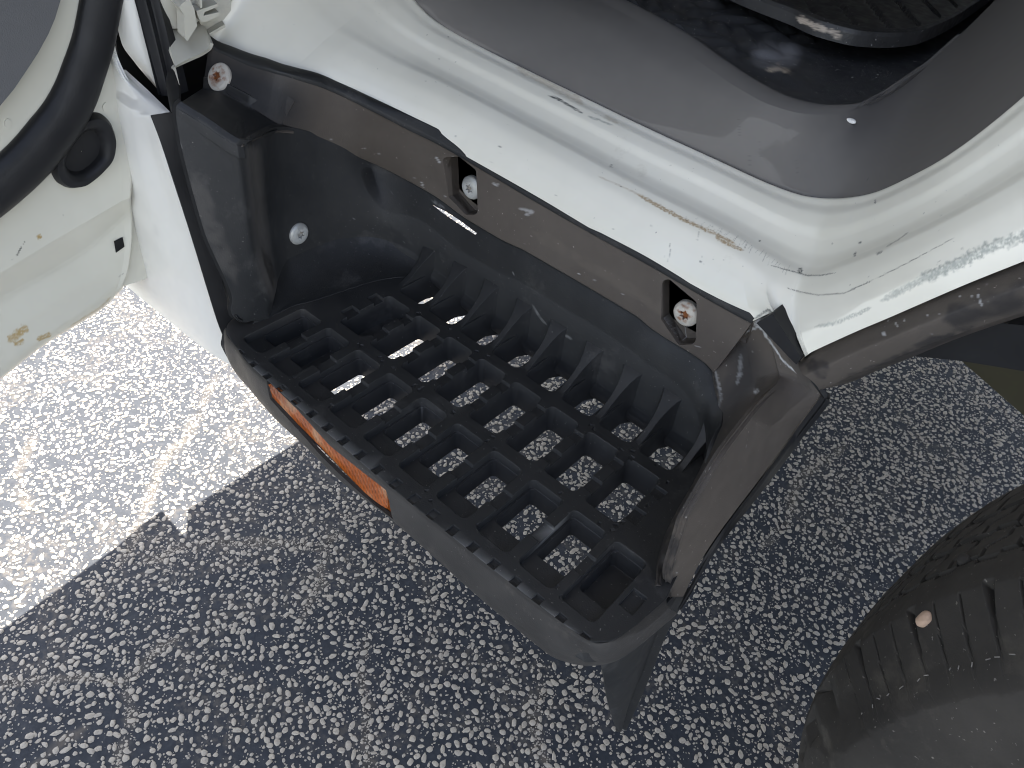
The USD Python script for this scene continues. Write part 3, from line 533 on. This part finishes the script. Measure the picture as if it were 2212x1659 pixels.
gw = sheet([e2[0] + [0, .006, .004], e2[0], midr, e2[1] + [0, .003, .012], e2[1] + [0, -.001, 0], lowrow], 400, 70, False, True, at=[0, .05, .5, .84, .9, 1])
ww = [(2, [(548, 330), (556, 430), (566, 520), (578, 600), (600, 640)], 22, .8, 0), (2, [(420, 380), (450, 480), (490, 570), (510, 610)], 26, .5, 60), (0, [(930, 430), (960, 450)], 2, .5, 500), (0, [(1150, 660), (1170, 690), (1180, 700)], 3, .35, 500), (0, [(1215, 720), (1235, 732)], 3, .4, 500), (0, [(384, 322), (390, 308)], 2.4, .9, 900)] + [(0, [(R.uniform(420, 1500), R.uniform(330, 900))], R.uniform(1, 2.2), .6, 700) for _ in range(40)] + [(1, [(u_, v_), (u_ + 2, v_ + 4)], R.uniform(1.5, 4), .9, 500) for u_, v_ in zip(R.normal(455, 16, 40), R.uniform(400, 600, 40))]
slit = [Y(u, v, .070) for u, v in ((935, 443), (962, 456), (992, 475), (1031, 504), (1028, 508), (987, 481), (955, 459))]
wm_ = toman(solid(gw, .004)); wm_ = wm_ - toman(prism(np.array(slit) - ray(985, 477) * .04, ray(985, 477) * .09))
well = obj('foot_well', totri(wm_), 'black_plastic', truck, 50, 'black moulded foot well wall rising behind the step', wear=marks(ww))
# fillet between the well and the step floor at the front
fp = [(-.1005, -.158, .4204), (-.0985, -.134, .4204), (-.0985, -.108, .4204), (-.092, -.085, .4204), (-.085, -.05, .4204), (-.077, -.01, .4204), (-.066, .018, .4204), (-.048, .042, .4204)]
fq = [(-.100, -.150, .436), (-.108, -.132, .450), (-.130, -.110, .470), (-.151, -.072, .480), (-.150, -.03, .480), (-.134, .024, .474), (-.102, .058, .464), (-.044, .074, .455)]
ef = even([fp, fq], 80); cc = np.c_[ef[1][:, :2], ef[0][:, 2]]; ff = np.stack([cc + (ef[0] - cc) * (1 - math.sin(q_)) + (ef[1] - cc) * (1 - math.cos(q_)) for q_ in np.linspace(0, np.pi / 2, 18)])
obj('fillet', solid(ff, .003), 'black_plastic', well, 60)
lr = gw[:, 0]; obj('post_side', solid(np.stack([lr + [0, .0, 0], lr + [-.02, .012, 0], lr + [-.06, .03, 0]]), .003), 'void_black', well, 40)
LF = [X(380, 231, -.145), X(435, 265, -.126), X(489, 302, -.109), X(512, 314, -.102), X(527, 315, -.102)]
LB = [X(438, 190, -.236), X(475, 197, -.211), X(536, 230, -.177), X(580, 254, -.163), X(609, 274, -.153)]
LM = [X(405, 212, -.19), X(455, 230, -.17), X(512, 264, -.143), X(545, 284, -.133), X(568, 292, -.127)]
gl = sheet([np.array(LF) + [.002, -.001, -.012], np.array(LF), LM, np.array(LB), np.array(LB) + [-.002, .004, .01]], 60, 24, False, True, at=[0, .1, .5, .92, 1])
obj('ledge', solid(gl, .004), 'black_plastic', well, 50)
ar = sheet([[X(525, 317, -.1), X(545, 306, -.111), X(562, 297, -.123), X(598, 286, -.147), X(634, 289, -.151)], [X(523, 311, -.102), X(543, 298, -.114), X(561, 288, -.127), X(598, 278, -.150), X(636, 281, -.153)], [X(522, 305, -.106), X(541, 291, -.119), X(560, 281, -.132), X(600, 272, -.157), X(640, 277, -.159)]], 40, 8, True, True)
obj('arch_lip', solid(ar, .003), 'worn_plastic', well, 60, wear=marks([(0, [(0, 0)], 1, 0, 1)]))
c_, n_ = surf(gw[:50], 644, 506)
bolt(c_, n_, .0130, 'zinc_steel', well, 'pale round-headed bolt on the foot well wall', 3)
# bright gap under the strip is left open; black backing closes the cavity behind block and bumper
obj('hinge_cavity', cat([box(-.352, -.345, -.12, .3, .40, .80), box(-.39, -.10, .10, .11, .45, .60), box(-.345, -.165, -.10, .1, .385, .395)]), 'void_black', truck, False, 'black cavity between door hinge and step')
obj('step_bracket', solid(sheet([[X(325, 250, -.19), X(355, 330, -.18), X(410, 500, -.165), X(465, 680, -.15), X(515, 800, -.14)], [X(405, 240, -.17), X(440, 330, -.17), X(490, 480, -.155), X(540, 660, -.14), X(585, 790, -.13)]], 40, 4, True), .003), 'dark_rubber', truck, 40)

# --- rear end of the step well: flange in front of the wheel
def yx(*a): return a
L_ = [Y(1500, 755, .086), Y(1533, 786, .082), Y(1545, 830, .072), Y(1553, 890, .064), X(1540, 960, .365), X(1505, 1040, .374), X(1465, 1110, .381), Z(1432, 1180, .424), Z(1420, 1262, .4235), Z(1428, 1298, .4208)]
C_ = [Y(1600, 668, .088), Y(1650, 694, .082), Y(1668, 750, .078), Y(1684, 811, .074), X(1620, 890, .395), X(1562, 965, .398), X(1506, 1055, .401), X(1466, 1130, .404), X(1440, 1220, .408), X(1438, 1268, .411), X(1442, 1300, .4135)]
Rg = [Y(1680, 720, .09), Y(1722, 772, .083), Y(1750, 806, .081), Y(1776, 846, .08), X(1712, 936, .42), X(1640, 1036, .421), X(1570, 1128, .422), X(1512, 1215, .4215), X(1482, 1276, .421), X(1473, 1294, .4207), X(1463, 1312, .4205)]
Rl = [p + np.array([.012, .004, -.012]) for p in Rg]; Rl[0] = Rg[0] + [.004, .006, -.004]
ee = np.stack([strand(q_, 200) for q_ in (L_, C_, Rg)])
gr = sheet([ee[0] + [-.004, .006, -.006], ee[0], ee[0] * .5 + ee[1] * .5 + np.array([.006, .008, -.004]), ee[1] + (ee[0] - ee[1]) * .03 + [0, .003, 0], ee[1], ee[1] * .5 + ee[2] * .5 + [-.001, -.002, .001], ee[2]], 200, 90, False, at=[0, .05, .3, .52, .55, .78, 1])[:, :190]
tap = np.interp(np.linspace(0, 1, 200), [0, .25, .8, 1], [.9, .75, .45, .2])[:, None]
led = sheet([ee[2] + [.001, .001, 0], ee[2] + tap * [.006, .003, -.003], ee[2] + tap * [.008, .0, -.008], ee[2] + tap * [.012, .005, -.012]], 200, 12, False)[:, 24:]
rm = [(0, [(1600, 722), (1622, 712), (1640, 704)], 3, 1, 900), (0, [(1636, 702), (1650, 716), (1656, 732)], 2.6, 1, 900), (0, [(1588, 718), (1612, 708), (1630, 700), (1648, 692)], 6, .9, 500), (0, [(1640, 700), (1662, 735), (1690, 778), (1718, 804)], 2.6, 1, 700), (0, [(1600, 765), (1600, 800), (1592, 830)], 5, .8, 300), (0, [(1634, 845)], 7, .9, 800),
      (1, [(1610, 760), (1615, 820), (1575, 880), (1522, 970), (1478, 1070)], 46, .62, 0), (1, [(1600, 730), (1620, 800), (1580, 880), (1520, 970), (1480, 1060)], 40, .35, 40), (1, [(1534, 790), (1554, 890), (1510, 1010), (1440, 1160)], 12, .7, 120), (0, [(1545, 800), (1558, 860), (1540, 900)], 4, .5, 500), (1, [(1440, 1150), (1430, 1250), (1415, 1310)], 30, .8, 60), (0, [(1508, 990), (1498, 1020)], 3, .9, 500)]
for _ in range(20): rm.append((0, [(R.uniform(1430, 1740), R.uniform(760, 1300))], R.uniform(1, 2), .8, 800))
obj('rear_flange', solid(gr, .004), 'worn_plastic', truck, 40, 'scratched flange of the step in front of the wheel', wear=marks(rm))
obj('flange_edge', solid(led, .003), 'dark_rubber', truck, 40)
obj('flange_cap', prism([Y(u, v, .070) for u, v in ((1668, 677), (1731, 773), (1720, 788), (1634, 698))], (0, .02, 0)), 'dark_rubber', truck, 20)
# splash guard hanging under the rear end
g0 = [X(1296, 1425, .402), X(1303, 1450, .405), X(1314, 1520, .415), X(1330, 1572, .425)]
g1 = [X(1470, 1270, .415), X(1430, 1345, .415), X(1385, 1460, .42), X(1336, 1573, .425)]
gg = sheet([g0, (np.array(g0) + np.array(g1)) / 2 + [.006, 0, 0], g1, np.array(g1) + [.008, .004, 0]], 40, 20, True, True, at=[0, .5, .94, 1])
obj('splash_guard', solid(gg, .003), 'black_plastic', truck, 40, 'pointed black splash guard hanging below the rear end of the step')

# --- wheel arch trim, inner liner and guard at the right
U_ = [Y(1731, 775, .086), Y(1756, 761, .086), Y(1850, 717, .085), Y(1914, 690, .082), Y(2073, 621, .077), Y(2212, 565, .077), Y(2420, 480, .077)]
V_ = [Y(1769, 842, .075), Y(1790, 836, .075), Y(1838, 814, .075), Y(1900, 790, .073), Y(1990, 752, .07), Y(2100, 712, .07), Y(2330, 640, .07)]
eu = even([U_, V_], 160)
ga = sheet([eu[0] + [0, .01, .006], eu[0], eu[0] * .5 + eu[1] * .5 + [.0, -.014, .006], eu[1] + [0, -.002, .002], eu[1], eu[1] + [.012, .03, -.004]], 160, 40, False, True, at=[0, .06, .5, .88, .93, 1])
am = [(1, [(1745, 790), (1790, 800)], 20, .7, 80), (1, [(2040, 690), (2130, 660), (2260, 620)], 34, .75, 40), (1, [(1800, 840), (1950, 770), (2100, 705)], 14, .7, 80), (0, [(2112, 636), (2121, 660)], 2.4, 1, 800), (0, [(1934, 697), (1938, 706)], 2.5, .8, 800), (0, [(1909, 722)], 5, .8, 700), (0, [(2012, 722)], 3, .9, 700)]
for _ in range(28): am.append((0, [(R.uniform(1780, 2212), R.uniform(600, 830))], R.uniform(1, 2.4), .9, 700))
obj('wheel_arch_trim', solid(ga, .004), 'worn_plastic', truck, 40, 'dark wheel arch trim running up behind the white sill', wear=marks(am))
obj('inner_liner', prism([Y(u, v, .125) for u, v in ((1940, 768), (1990, 771), (2070, 779), (2140, 790), (2212, 802), (2420, 845), (2420, 718), (2290, 706), (2212, 703), (2152, 697), (2050, 700), (1960, 745))], (.004, .03, 0)), 'dark_rubber', truck, 20, 'dark inner wheel arch liner')
ol = [Y(2060, 765, .5), Y(2440, 800, .5), Y(2440, 1120, .5), Y(2212, 898, .5)]
obj('inner_guard', prism(ol, (.0, .012, 0)), 'olive_guard', truck, 20, 'muddy olive guard behind the wheel arch')

# --- front bumper corner
Lft = [Y(238, 60, -.155), Y(243, 130, -.16), Y(246, 260, -.165), Y(252, 380, -.17), Y(256, 500, -.172), Y(258, 560, -.172), Y(258, 604, -.172)]
Rgt = [Y(262, 150, -.150), Y(309, 193, -.150), Y(358, 241, -.150), Y(345, 258, -.158), Y(364, 345, -.158), Y(386, 402, -.158), Y(411, 473, -.158), Y(451, 582, -.159), Y(483, 672, -.160), Y(508, 745, -.162), Y(532, 807, -.164)]
tl = np.array([0, .12, .3, .5, .72, .88, 1]); tr = np.array([0, .09, .19, .23, .36, .45, .55, .70, .82, .92, 1])
s_ = np.linspace(0, 1, 160)
lft = PchipInterpolator(tl, np.array(Lft))(s_); rgt = np.stack([np.interp(s_, tr, np.array(Rgt)[:, i]) for i in range(3)], 1)
cr = (np.exp(-((s_ - .42) / .2) ** 2) * .006)[:, None] * np.array([0, 1, 0])
gp = sheet([lft, lft * .5 + rgt * .5 + [0, -.006, 0], lft * .22 + rgt * .78 + np.array([0, -.007, 0]) + cr, lft * .08 + rgt * .92 + [0, -.003, 0], rgt, rgt + [.001, .004, -.001]], 160, 60, False, True, at=[0, .48, .74, .90, .97, 1]).transpose(1, 0, 2)
bumper = obj('bumper_corner', solid(gp, .003), 'bumper_paint', truck, 50, 'glossy white front corner panel between open door and step')

# --- hinge pillar pieces at upper left
obj('hinge_gap', prism([X(u, v, -.315) for u, v in ((250, 78), (300, 60), (440, 60), (446, 200), (398, 216), (378, 320), (345, 262), (360, 240), (309, 193), (258, 148))], (-.004, 0, 0)), 'void_black', truck, False)
pil = [(225, -30), (252, 45), (262, 91), (291, 135), (322, 172), (341, 192), (343, 194), (318, 100), (291, 0), (284, -30)]
pg = sheet([[X(u, v, -.29) for u, v in ((232, -30), (250, 45), (262, 91), (291, 135), (322, 172), (341, 193))], [X(u, v, -.275) for u, v in ((262, -30), (275, 20), (290, 75), (308, 125), (328, 168), (342, 194))], [X(u, v, -.272) for u, v in ((284, -30), (294, 8), (305, 50), (318, 100), (331, 148), (343, 194))]], 50, 12, True, True)
obj('hinge_pillar', solid(pg, .004), 'bumper_paint', truck, 50, 'dusty white hinge pillar edge beside the black weather strip')
ws = sheet([[X(284, -30, -.272), X(293, 0, -.27), X(318, 95, -.262), X(349, 208, -.255)], [X(306, -30, -.262), X(314, 0, -.26), X(338, 95, -.252), X(364, 207, -.247)], [X(317, -30, -.268), X(325, 0, -.266), X(348, 95, -.258), X(373, 206, -.252)], [X(336, -30, -.262), X(343, 0, -.26), X(366, 95, -.25), X(390, 203, -.242)]], 40, 18, True)
obj('weather_strip', solid(ws, .012), 'dark_rubber', truck, 30, 'black rubber weather strip at the hinge pillar')
br = obj('hinge_bracket', prism([X(u, v, -.262) for u, v in ((341, -20), (500, -20), (498, 48), (452, 70), (438, 60), (430, 45), (400, 62), (360, 62), (356, 55))], (-.012, .004, 0)), 'bracket_plastic', truck, 20, 'dusty off-white moulded bracket with clips above the step')
def piece(pts, x, dv=(-.006, .002, 0), nm='clip'):
    pts = roundpoly(pts, 1.5); return obj(nm, prism([X(u, v, x) for u, v in pts], dv), 'bracket_plastic', br, 20)
low = sheet([[X(358, 62, -.265), X(400, 60, -.268), X(428, 43, -.270)], [X(366, 100, -.250), X(410, 92, -.252), X(446, 62, -.255)], [X(379, 143, -.236), X(412, 125, -.236), X(449, 106, -.238), X(454, 92, -.24)]], 40, 14, True)
obj('lower_lip', solid(low, .004), 'bracket_plastic', br, 40)
piece([(379, 143), (388, 184), (384, 185), (373, 150)], -.235, nm='leg')
piece([(392, 9), (409, -4), (420, 20), (426, 56), (405, 89), (400, 83), (398, 33), (387, 16)], -.235, (-.02, .004, 0), 'hook')
piece([(434, 48), (428, 36), (424, 24), (470, 8), (472, 14), (442, 26), (440, 34), (474, 26), (475, 33), (445, 47)], -.238, (-.016, .004, 0), 'clip')
piece([(430, -20), (435, -20), (437, 17), (433, 17)], -.236, (-.018, .004, 0), 'rib')
piece([(452, 72), (486, 52), (487, 59), (453, 76)], -.25, (-.01, .004, 0), 'rib')

# --- the open door
def drow(pts, off): return [D(u, v, off) for u, v in pts]
rows = [drow([(-260, -400), (60, -330), (262, -210)], -.004), drow([(-260, -60), (0, -60), (150, -50), (241, -20)], 0), drow([(-260, 180), (0, 130), (150, 110), (252, 82)], 0), drow([(-260, 340), (0, 260), (160, 210), (263, 165)], 0), drow([(-260, 470), (0, 350), (150, 290), (280, 262)], 0), drow([(-260, 590), (0, 450), (150, 375), (291, 345)], 0),
        drow([(-260, 690), (0, 545), (140, 465), (293, 385)], 0), drow([(-260, 735), (0, 586), (139, 503), (240, 446), (291, 415)], 0), drow([(-260, 748), (0, 597), (139, 514), (240, 452), (290, 422)], -.002), drow([(-260, 800), (0, 645), (171, 548), (278, 458), (292, 447)], -.015), drow([(-260, 815), (0, 660), (171, 560), (278, 470), (293, 458)], -.016),
        drow([(-260, 900), (0, 735), (150, 640), (250, 568), (290, 522)], -.013), drow([(-260, 965), (0, 782), (120, 706), (215, 640), (284, 572)], -.014), drow([(-260, 1005), (0, 812), (100, 735), (220, 660), (273, 604)], -.017), drow([(-260, 1012), (0, 819), (100, 742), (220, 667), (272, 609)], -.024), drow([(-260, 1010), (0, 817), (100, 740), (220, 665), (270, 607)], -.045)]
er_ = np.stack([curve(r, 220) for r in rows]); tt = np.linspace(0, 1, len(rows))
gd = PchipInterpolator(tt, er_)(np.linspace(0, 1, 240))
ed = np.linspace(0, 1, 220); lip = np.clip((ed - .975) / .025, 0, 1) ** 2 * .006 - np.clip((ed - .94) / .03, 0, 1) * np.clip((.99 - ed) / .02, 0, 1) * .002
gd = gd + lip[None, :, None] * np.array([-1, -.1, 0])
dm = [(0, [(18, 738), (40, 722), (60, 705)], 10, .9, 300), (0, [(30, 745), (52, 735)], 7, .9, 300), (0, [(80, 733), (95, 727), (110, 722)], 7, .9, 300), (0, [(85, 512)], 6.5, 1, 500), (1, [(36, 553), (47, 532)], 2, 1, 800), (1, [(30, 560), (24, 562)], 1.2, .8, 800), (1, [(51, 528), (54, 520)], 1.2, .8, 800), (1, [(134, 455), (138, 470)], .8, .4, 900), (0, [(240, 640), (220, 662), (150, 706)], 3, .5, 500), (1, [(268, 590), (256, 598)], 1.5, .6, 700)]
door = obj('door', solid(gd, .006), 'door_paint', truck, 50, 'white open driver door seen from inside, scuffed at its foot', wear=marks(dm))
# a raised pressing, a square hole and two round dents
em = sheet([[D(152, 496, .0), D(205, 462, .0), D(276, 440, -.012)], [D(165, 516, -.012), D(222, 490, -.011), D(262, 452, -.014)]], 30, 6, False)
obj('pressing', solid(em, .004), 'door_paint', door, 30, wear=marks([(0, [(0, 0)], 1, 0, 1)]))
obj('square_hole', prism([D(u, v, -.0125) for u, v in ((247, 522), (265, 513), (269, 533), (251, 546))], (-.001, 0, 0)), 'void_black', door, False)
for (u, v), r in (((229, 232), 9), ((17, 268), 10)):
    c0 = D(u, v, .0006); a = np.linspace(0, 2 * np.pi, 28, endpoint=False)
    obj('dimple', prism([D(u + r * .75 * math.cos(t), v + r * 1.1 * math.sin(t), .0010) for t in a], (-.004, 0, 0)), 'door_paint', door, 60, wear=marks([(0, [(0, 0)], 1, 0, 1)]))
sk_ = [(282, 380), (294, 412), (301, 432), (319, 508), (333, 572), (336, 585), (328, 596), (305, 606), (270, 617), (240, 632), (235, 500)]
obj('outer_skin', prism([D(u, v, -.020) for u, v in sk_], (-.070, 0, 0)), 'door_paint', door, 20, wear=marks([(0, [(0, 0)], 1, 0, 1), (1, [(262, 597), (285, 585)], 1.6, .5, 600)]))
def dy(y, z, off=0.0): return np.array([DK + off - .104 * y, y, z])
slab = [dy(y_, z_, -.10) for y_, z_ in ((-.165, .345), (-.20, .345), (-.24, .364), (-1.18, .37), (-1.18, 2.1), (-.10, 2.1), (-.10, .98), (-.165, .9))]
obj('door_shell', prism(slab, (-.02, 0, 0)), 'bumper_paint', door, 20)
seal_c = [(243, -160), (233, -60), (220, 0), (202, 91), (183, 150), (162, 207), (135, 256), (114, 284), (64, 344), (0, 402), (-120, 490), (-300, 600)]
seal_r = np.interp(np.linspace(0, 1, 160), [0, .3, .5, 1], [.018, .0198, .0222, .0235])
obj('door_seal', tube([D(u, v, .006) for u, v in seal_c], seal_r, 20, 160, .6), 'dark_rubber', door, 60, 'thick black rubber seal round the door')
obj('door_trim', prism([D(u, v, .016) for u, v in [(150, -200), (143, -60), (131, 0), (119, 40), (105, 73), (82, 115), (55, 156), (30, 193), (0, 229), (-60, 290), (-200, 400), (-260, 430), (-260, -200)]], (-.014, 0, 0)), 'door_trim', door, 20, 'dark grey door trim panel in the corner of the photo')
# oval grommet with a sunken middle
oc = [(111, 357), (114, 375), (122, 390), (136, 400), (155, 403), (176, 399), (196, 386), (222, 362), (239, 340), (245, 316), (245, 292), (236, 266), (222, 250), (206, 245), (188, 248), (170, 258), (145, 285), (122, 318), (113, 338)]
o3 = np.array([D(u, v, .002) for u, v in oc]); cen = o3.mean(0); rings = []
for f_, off in ((1.02, -.003), (1.0, .004), (.93, .009), (.80, .010), (.66, .007), (.60, .002), (.57, -.001), (.30, -.001), (.02, -.001)):
    rings.append(curve(np.r_[o3, o3[:1]], 80) * f_ + cen * (1 - f_) + [off, 0, 0])
rg = np.stack(rings); obj('grommet', solid(rg, .002), 'dark_rubber', door, 40, 'black oval rubber grommet in the door')

# --- the rest of the cab: closes the doorway overhead and behind, carries the bumper
cab = [box(-.36, -.08, -.17, -.08, .985, 2.2), box(-.375, -.35, -.14, 1.86, .33, .98), box(-.36, 1.0, 1.84, 1.86, .33, 1.15), box(.60, 1.0, .12, .16, .82, 2.2), box(.98, 1.0, .12, 1.86, .6, 2.2), box(.0, 1.0, -.12, 1.86, 2.18, 2.22), box(-.33, .05, .12, 1.84, .97, 1.03), box(-.30, -.02, -.11, 1.86, .955, .97)]
cab.append(prism([(-.35, -.12, .98), (-.35, 1.86, .98), (.02, 1.86, 2.2), (.02, -.12, 2.2)], (.015, 0, 0)))
body = obj('cab_shell', cat(cab), 'bumper_paint', truck, False)
obj('far_window', box(-.34, .99, 1.83, 1.838, 1.14, 2.19), 'dark_glass', body, False)
obj('seat_box', cat([box(.45, .98, .8, 1.3, .64, .95)]), 'void_black', body, False)

# --- front wheel
WC = np.array([.961, -.128, .4215]); STEER = -.135
def wheel_to_world(p):
    c_, s_2 = math.cos(STEER), math.sin(STEER); x_, y_, z_ = p[..., 0], p[..., 1], p[..., 2]
    return np.stack([WC[0] + c_ * x_ - s_2 * y_, WC[1] + s_2 * x_ + c_ * y_, WC[2] + z_], -1)
SEG = np.r_[np.linspace(np.pi * .54, np.pi * .99, 1650), np.linspace(np.pi * .99, np.pi * 2.54, 140)[1:-1]]
prof = np.array([(-.070, .235), (-.074, .262), (-.079, .300), (-.078, .330), (-.0735, .3490), (-.0690, .3530), (-.0660, .3545), (-.056, .3670), (-.046, .3790), (-.0400, .3858), (-.0372, .3885), (-.0335, .3900), (-.020, .3928), (.02, .3965), (.05, .3975), (.09, .3965), (.13, .3925), (.14, .3855), (.16, .365), (.178, .33), (.172, .25)])
dens = np.r_[np.linspace(0, .30, 14)[:-1], np.linspace(.30, .84, 280)[:-1], np.linspace(.86, 1, 10)]
sp = curve(np.c_[prof, np.zeros(len(prof))], 2000); cs = np.linspace(0, 1, 2000)
py = np.interp(dens, cs, sp[:, 0]); pr_ = np.interp(dens, cs, sp[:, 1])
WY, WR = .0385, .0235                                  # local offsets: the shoulder corner lies at 0
TH, YY = np.meshgrid(SEG, py, indexing='xy'); RR = np.repeat(pr_[:, None], len(SEG), 1)
tn = np.gradient(np.c_[py, pr_], axis=0); tn /= np.linalg.norm(tn, axis=1, keepdims=True); nrm2 = np.c_[-tn[:, 1], tn[:, 0]]
arc = TH * .39
sm_ = lambda d, w: np.clip(1 - (np.abs(d) / w) ** 2, 0, 1)
cut = np.zeros_like(TH)
pitch = 2 * np.pi / 117                                # fine side grooves of the shoulder, every third one wide
ph = (TH + .012 * np.sin((YY + .065) * 45)) / pitch; kk = np.round(ph); dphi = (ph - kk) * pitch * .39
wide = (kk % 3 == 0); side = (pr_[:, None] > .3575) & (YY < -.024)
topw = np.clip((YY + .066) / .006, 0, 1) * np.clip((-.037 - YY) / .003, 0, 1)
cut = np.maximum(cut, .0050 * np.clip(2 * sm_(dphi, .00085), 0, 1) * topw * (~wide))
tp_ = np.clip((YY + .058) / .022, 0, 1)
cut = np.maximum(cut, .014 * np.clip(2.5 * sm_(dphi, .0006 + .0036 * tp_), 0, 1) * tp_ * np.clip((-.034 - YY) / .0015, 0, 1) * wide)
cut = np.maximum(cut, .0045 * np.clip(2 * sm_(dphi, .0008), 0, 1) * topw * wide)
for yc_, w_ in ((-.007, .0028), (.028, .0040), (.068, .0045)):     # zigzag grooves round the tread
    zz_ = YY - yc_ - .0022 * np.sign(np.sin(TH * 75 + yc_ * 90)); cut = np.maximum(cut, .012 * np.clip(2.5 * sm_(zz_, w_), 0, 1))
for a_, b_, o_ in ((-.004, .024, 0.0), (.032, .063, .5), (.073, .12, .2)):          # sipes across the ribs
    f_ = TH / (2 * np.pi / 96) + o_ + .28 * np.sign(YY - (a_ + b_) / 2) * np.clip(np.abs(YY - (a_ + b_) / 2) / .004, 0, 1)
    dd = (f_ - np.round(f_)) * 2 * np.pi / 96 * .39; cut = np.maximum(cut, .010 * np.clip(2 * sm_(dd, .0017), 0, 1) * ((YY > a_) & (YY < b_)))
cut = np.maximum(cut, .0030 * sm_(YY + .0665, .0014) * (pr_[:, None] > .35))
cut = np.maximum(cut, .0012 * np.clip((YY + .0705) / -.0008, 0, 1) * (pr_[:, None] > .33))
for r_, h_, w_ in ((.3435, .0010, .0012), (.331, .0012, .0016), (.300, .0014, .002)): cut = cut - h_ * sm_(RR - r_, w_) * (YY < -.06)
cut = cut - .0006 * (meshkit.fbm(np.stack([arc * 60, YY * 60, RR * 60], 2), 3, 4) - .5) * 2
Yg = YY - nrm2[:, 0][:, None] * cut; Rg_ = RR - nrm2[:, 1][:, None] * cut
Rg_ = Rg_ + WR; V = wheel_to_world(np.stack([Rg_ * np.cos(TH), Yg + WY, Rg_ * np.sin(TH)], 2)); nn, mm = V.shape[:2]
i = np.arange(nn * mm).reshape(nn, mm); j = np.roll(i, -1, axis=1)
F = np.r_[np.c_[i[:-1].ravel(), j[:-1].ravel(), j[1:].ravel()], np.c_[i[:-1].ravel(), j[1:].ravel(), i[1:].ravel()]]
ty = trimesh.Trimesh(V.reshape(-1, 3), F, process=False)
rim_ = trimesh.creation.revolve(np.array([[.03, -.03], [.14, -.035], [.16, -.005], [.205, .0], [.222, -.058], [.236, -.066], [.238, -.06], [.226, -.05], [.21, .03], [.21, .16], [.0001, .16], [.0001, -.03]])[::-1], sections=64)
rim_.apply_transform(trimesh.geometry.align_vectors([0, 0, 1], [0, 1, 0])); rim_.apply_scale(1.1); rim_.vertices = wheel_to_world(rim_.vertices + [0, .03, 0])
hairs = []
for a_ in np.linspace(np.pi * .55, np.pi * .98, 48):
    a_ += R.uniform(-.02, .02); b_ = wheel_to_world(np.array([[.3795 * math.cos(a_), -.028, .3795 * math.sin(a_)]]))[0]; d_ = np.array([math.cos(a_ + R.uniform(.3, 2.6)), -.35 + R.uniform(-.3, .3), math.sin(a_ + R.uniform(.3, 2.6))])
    hairs.append(tube([b_, b_ + d_ * R.uniform(.002, .005)], .00042, 5, 3))
wheel = obj('front_wheel', rim_, 'wheel_steel', truck, 30)
obj('tyre', ty, 'tyre_rubber', wheel, True, 'worn dusty front tyre with grooved shoulder')
tag(obj('mould_whiskers', cat(hairs), 'whisker', wheel, True), 'tiny pale rubber whiskers along the tyre shoulder', kind='stuff')

# ------------------------------------------------------------------ loose things
mo = [(1560, -60), (1580, 2), (1640, 28), (1702, 52), (1760, 78), (1830, 97), (1890, 103), (1940, 102), (1990, 93), (2044, 68), (2104, 28), (2160, -14), (2230, -80)]
mo2 = [(u + (6 if k < 8 else 0), v - 34 + (10 if k > 9 else 0)) for k, (u, v) in enumerate(mo)]
ml = np.array([Z(u, v, .722) for u, v in mo]); backl = ml + np.array([-.30, .8, 0.0])
ml = np.array([Z(u, v, .708) for u, v in mo]); backl = ml + np.array([-.30, .8, 0.0])
ms = sheet([ml, ml + [0, .001, .012], ml + [0, .003, .0165], ml + [-.004, .012, .018], ml + [-.006, .018, .011], ml * .93 + backl * .07 + [0, 0, -.004], backl], 300, 160, True, False, at=[0, .10, .14, .20, .24, .40, 1])
q3 = ms.reshape(-1, 3); gro = np.abs(((q3[:, 0] * .8 + q3[:, 1] * .6) * 22) % 1 - .5) < .06; inm = np.repeat(np.linspace(0, 1, 160) > .42, 300)
q3[:, 2] -= .003 * (gro & inm); ms = q3.reshape(ms.shape)
matm = [(0, [(1722, 38), (1740, 46), (1768, 60), (1790, 66)], 9, 1, 500), (0, [(1790, 64), (1806, 72), (1810, 84)], 8, 1, 500), (2, [(1700, 60), (1725, 68)], 2, .8, 800)]
mat = obj('floor_mat', solid(ms, .003), 'mat_rubber', None, 40, wear=marks(matm))
tag(mat, 'black rubber floor mat with a torn raised edge lying in the cab', 'floor mat')
def lump(c, r, sq, seed, name, look_, lab, catg):
    s = trimesh.creation.icosphere(3, 1.0); n_ = s.vertices * (1 + .35 * (meshkit.fbm(s.vertices * 1.7 + seed, 3, seed) - .5)[:, None]); s.vertices = n_ * np.array(sq) * r + c
    return tag(obj(name, s, look_, None, True), lab, catg)
def on_tyre(u, v):
    p = V.reshape(-1, 3)[::3]; k = np.linalg.norm(seen(p) - [u, v], axis=1) < 6; p = p[k]
    return p[np.argmin(np.linalg.norm(p - CAM_P, axis=1))]
lump(on_tyre(1991, 1337), .0062, (.7, .8, 1.2), 3, 'pebble', 'tan_pebble', 'smooth tan pebble wedged in a groove of the front tyre', 'pebble')
lump(on_tyre(2078, 1208), .005, (1, 1, 1), 5, 'pebble', 'tyre_rubber', 'small dark grit stone stuck on the tyre tread edge', 'pebble')
fk = np.array([on_ for on_ in [Z(1840, 262, .692)]])[0]
# paint flake lying on the grey trim
tri = gt.reshape(-1, 3); best = tri[np.argmin(np.linalg.norm(seen(tri) - [1840, 262], axis=1))]
lump(best + np.array([0, -.001, .001]), .0042, (1.2, .8, .5), 8, 'paint_flake', 'chalk', 'tiny white paint flake on the grey sill trim', 'paint flake')
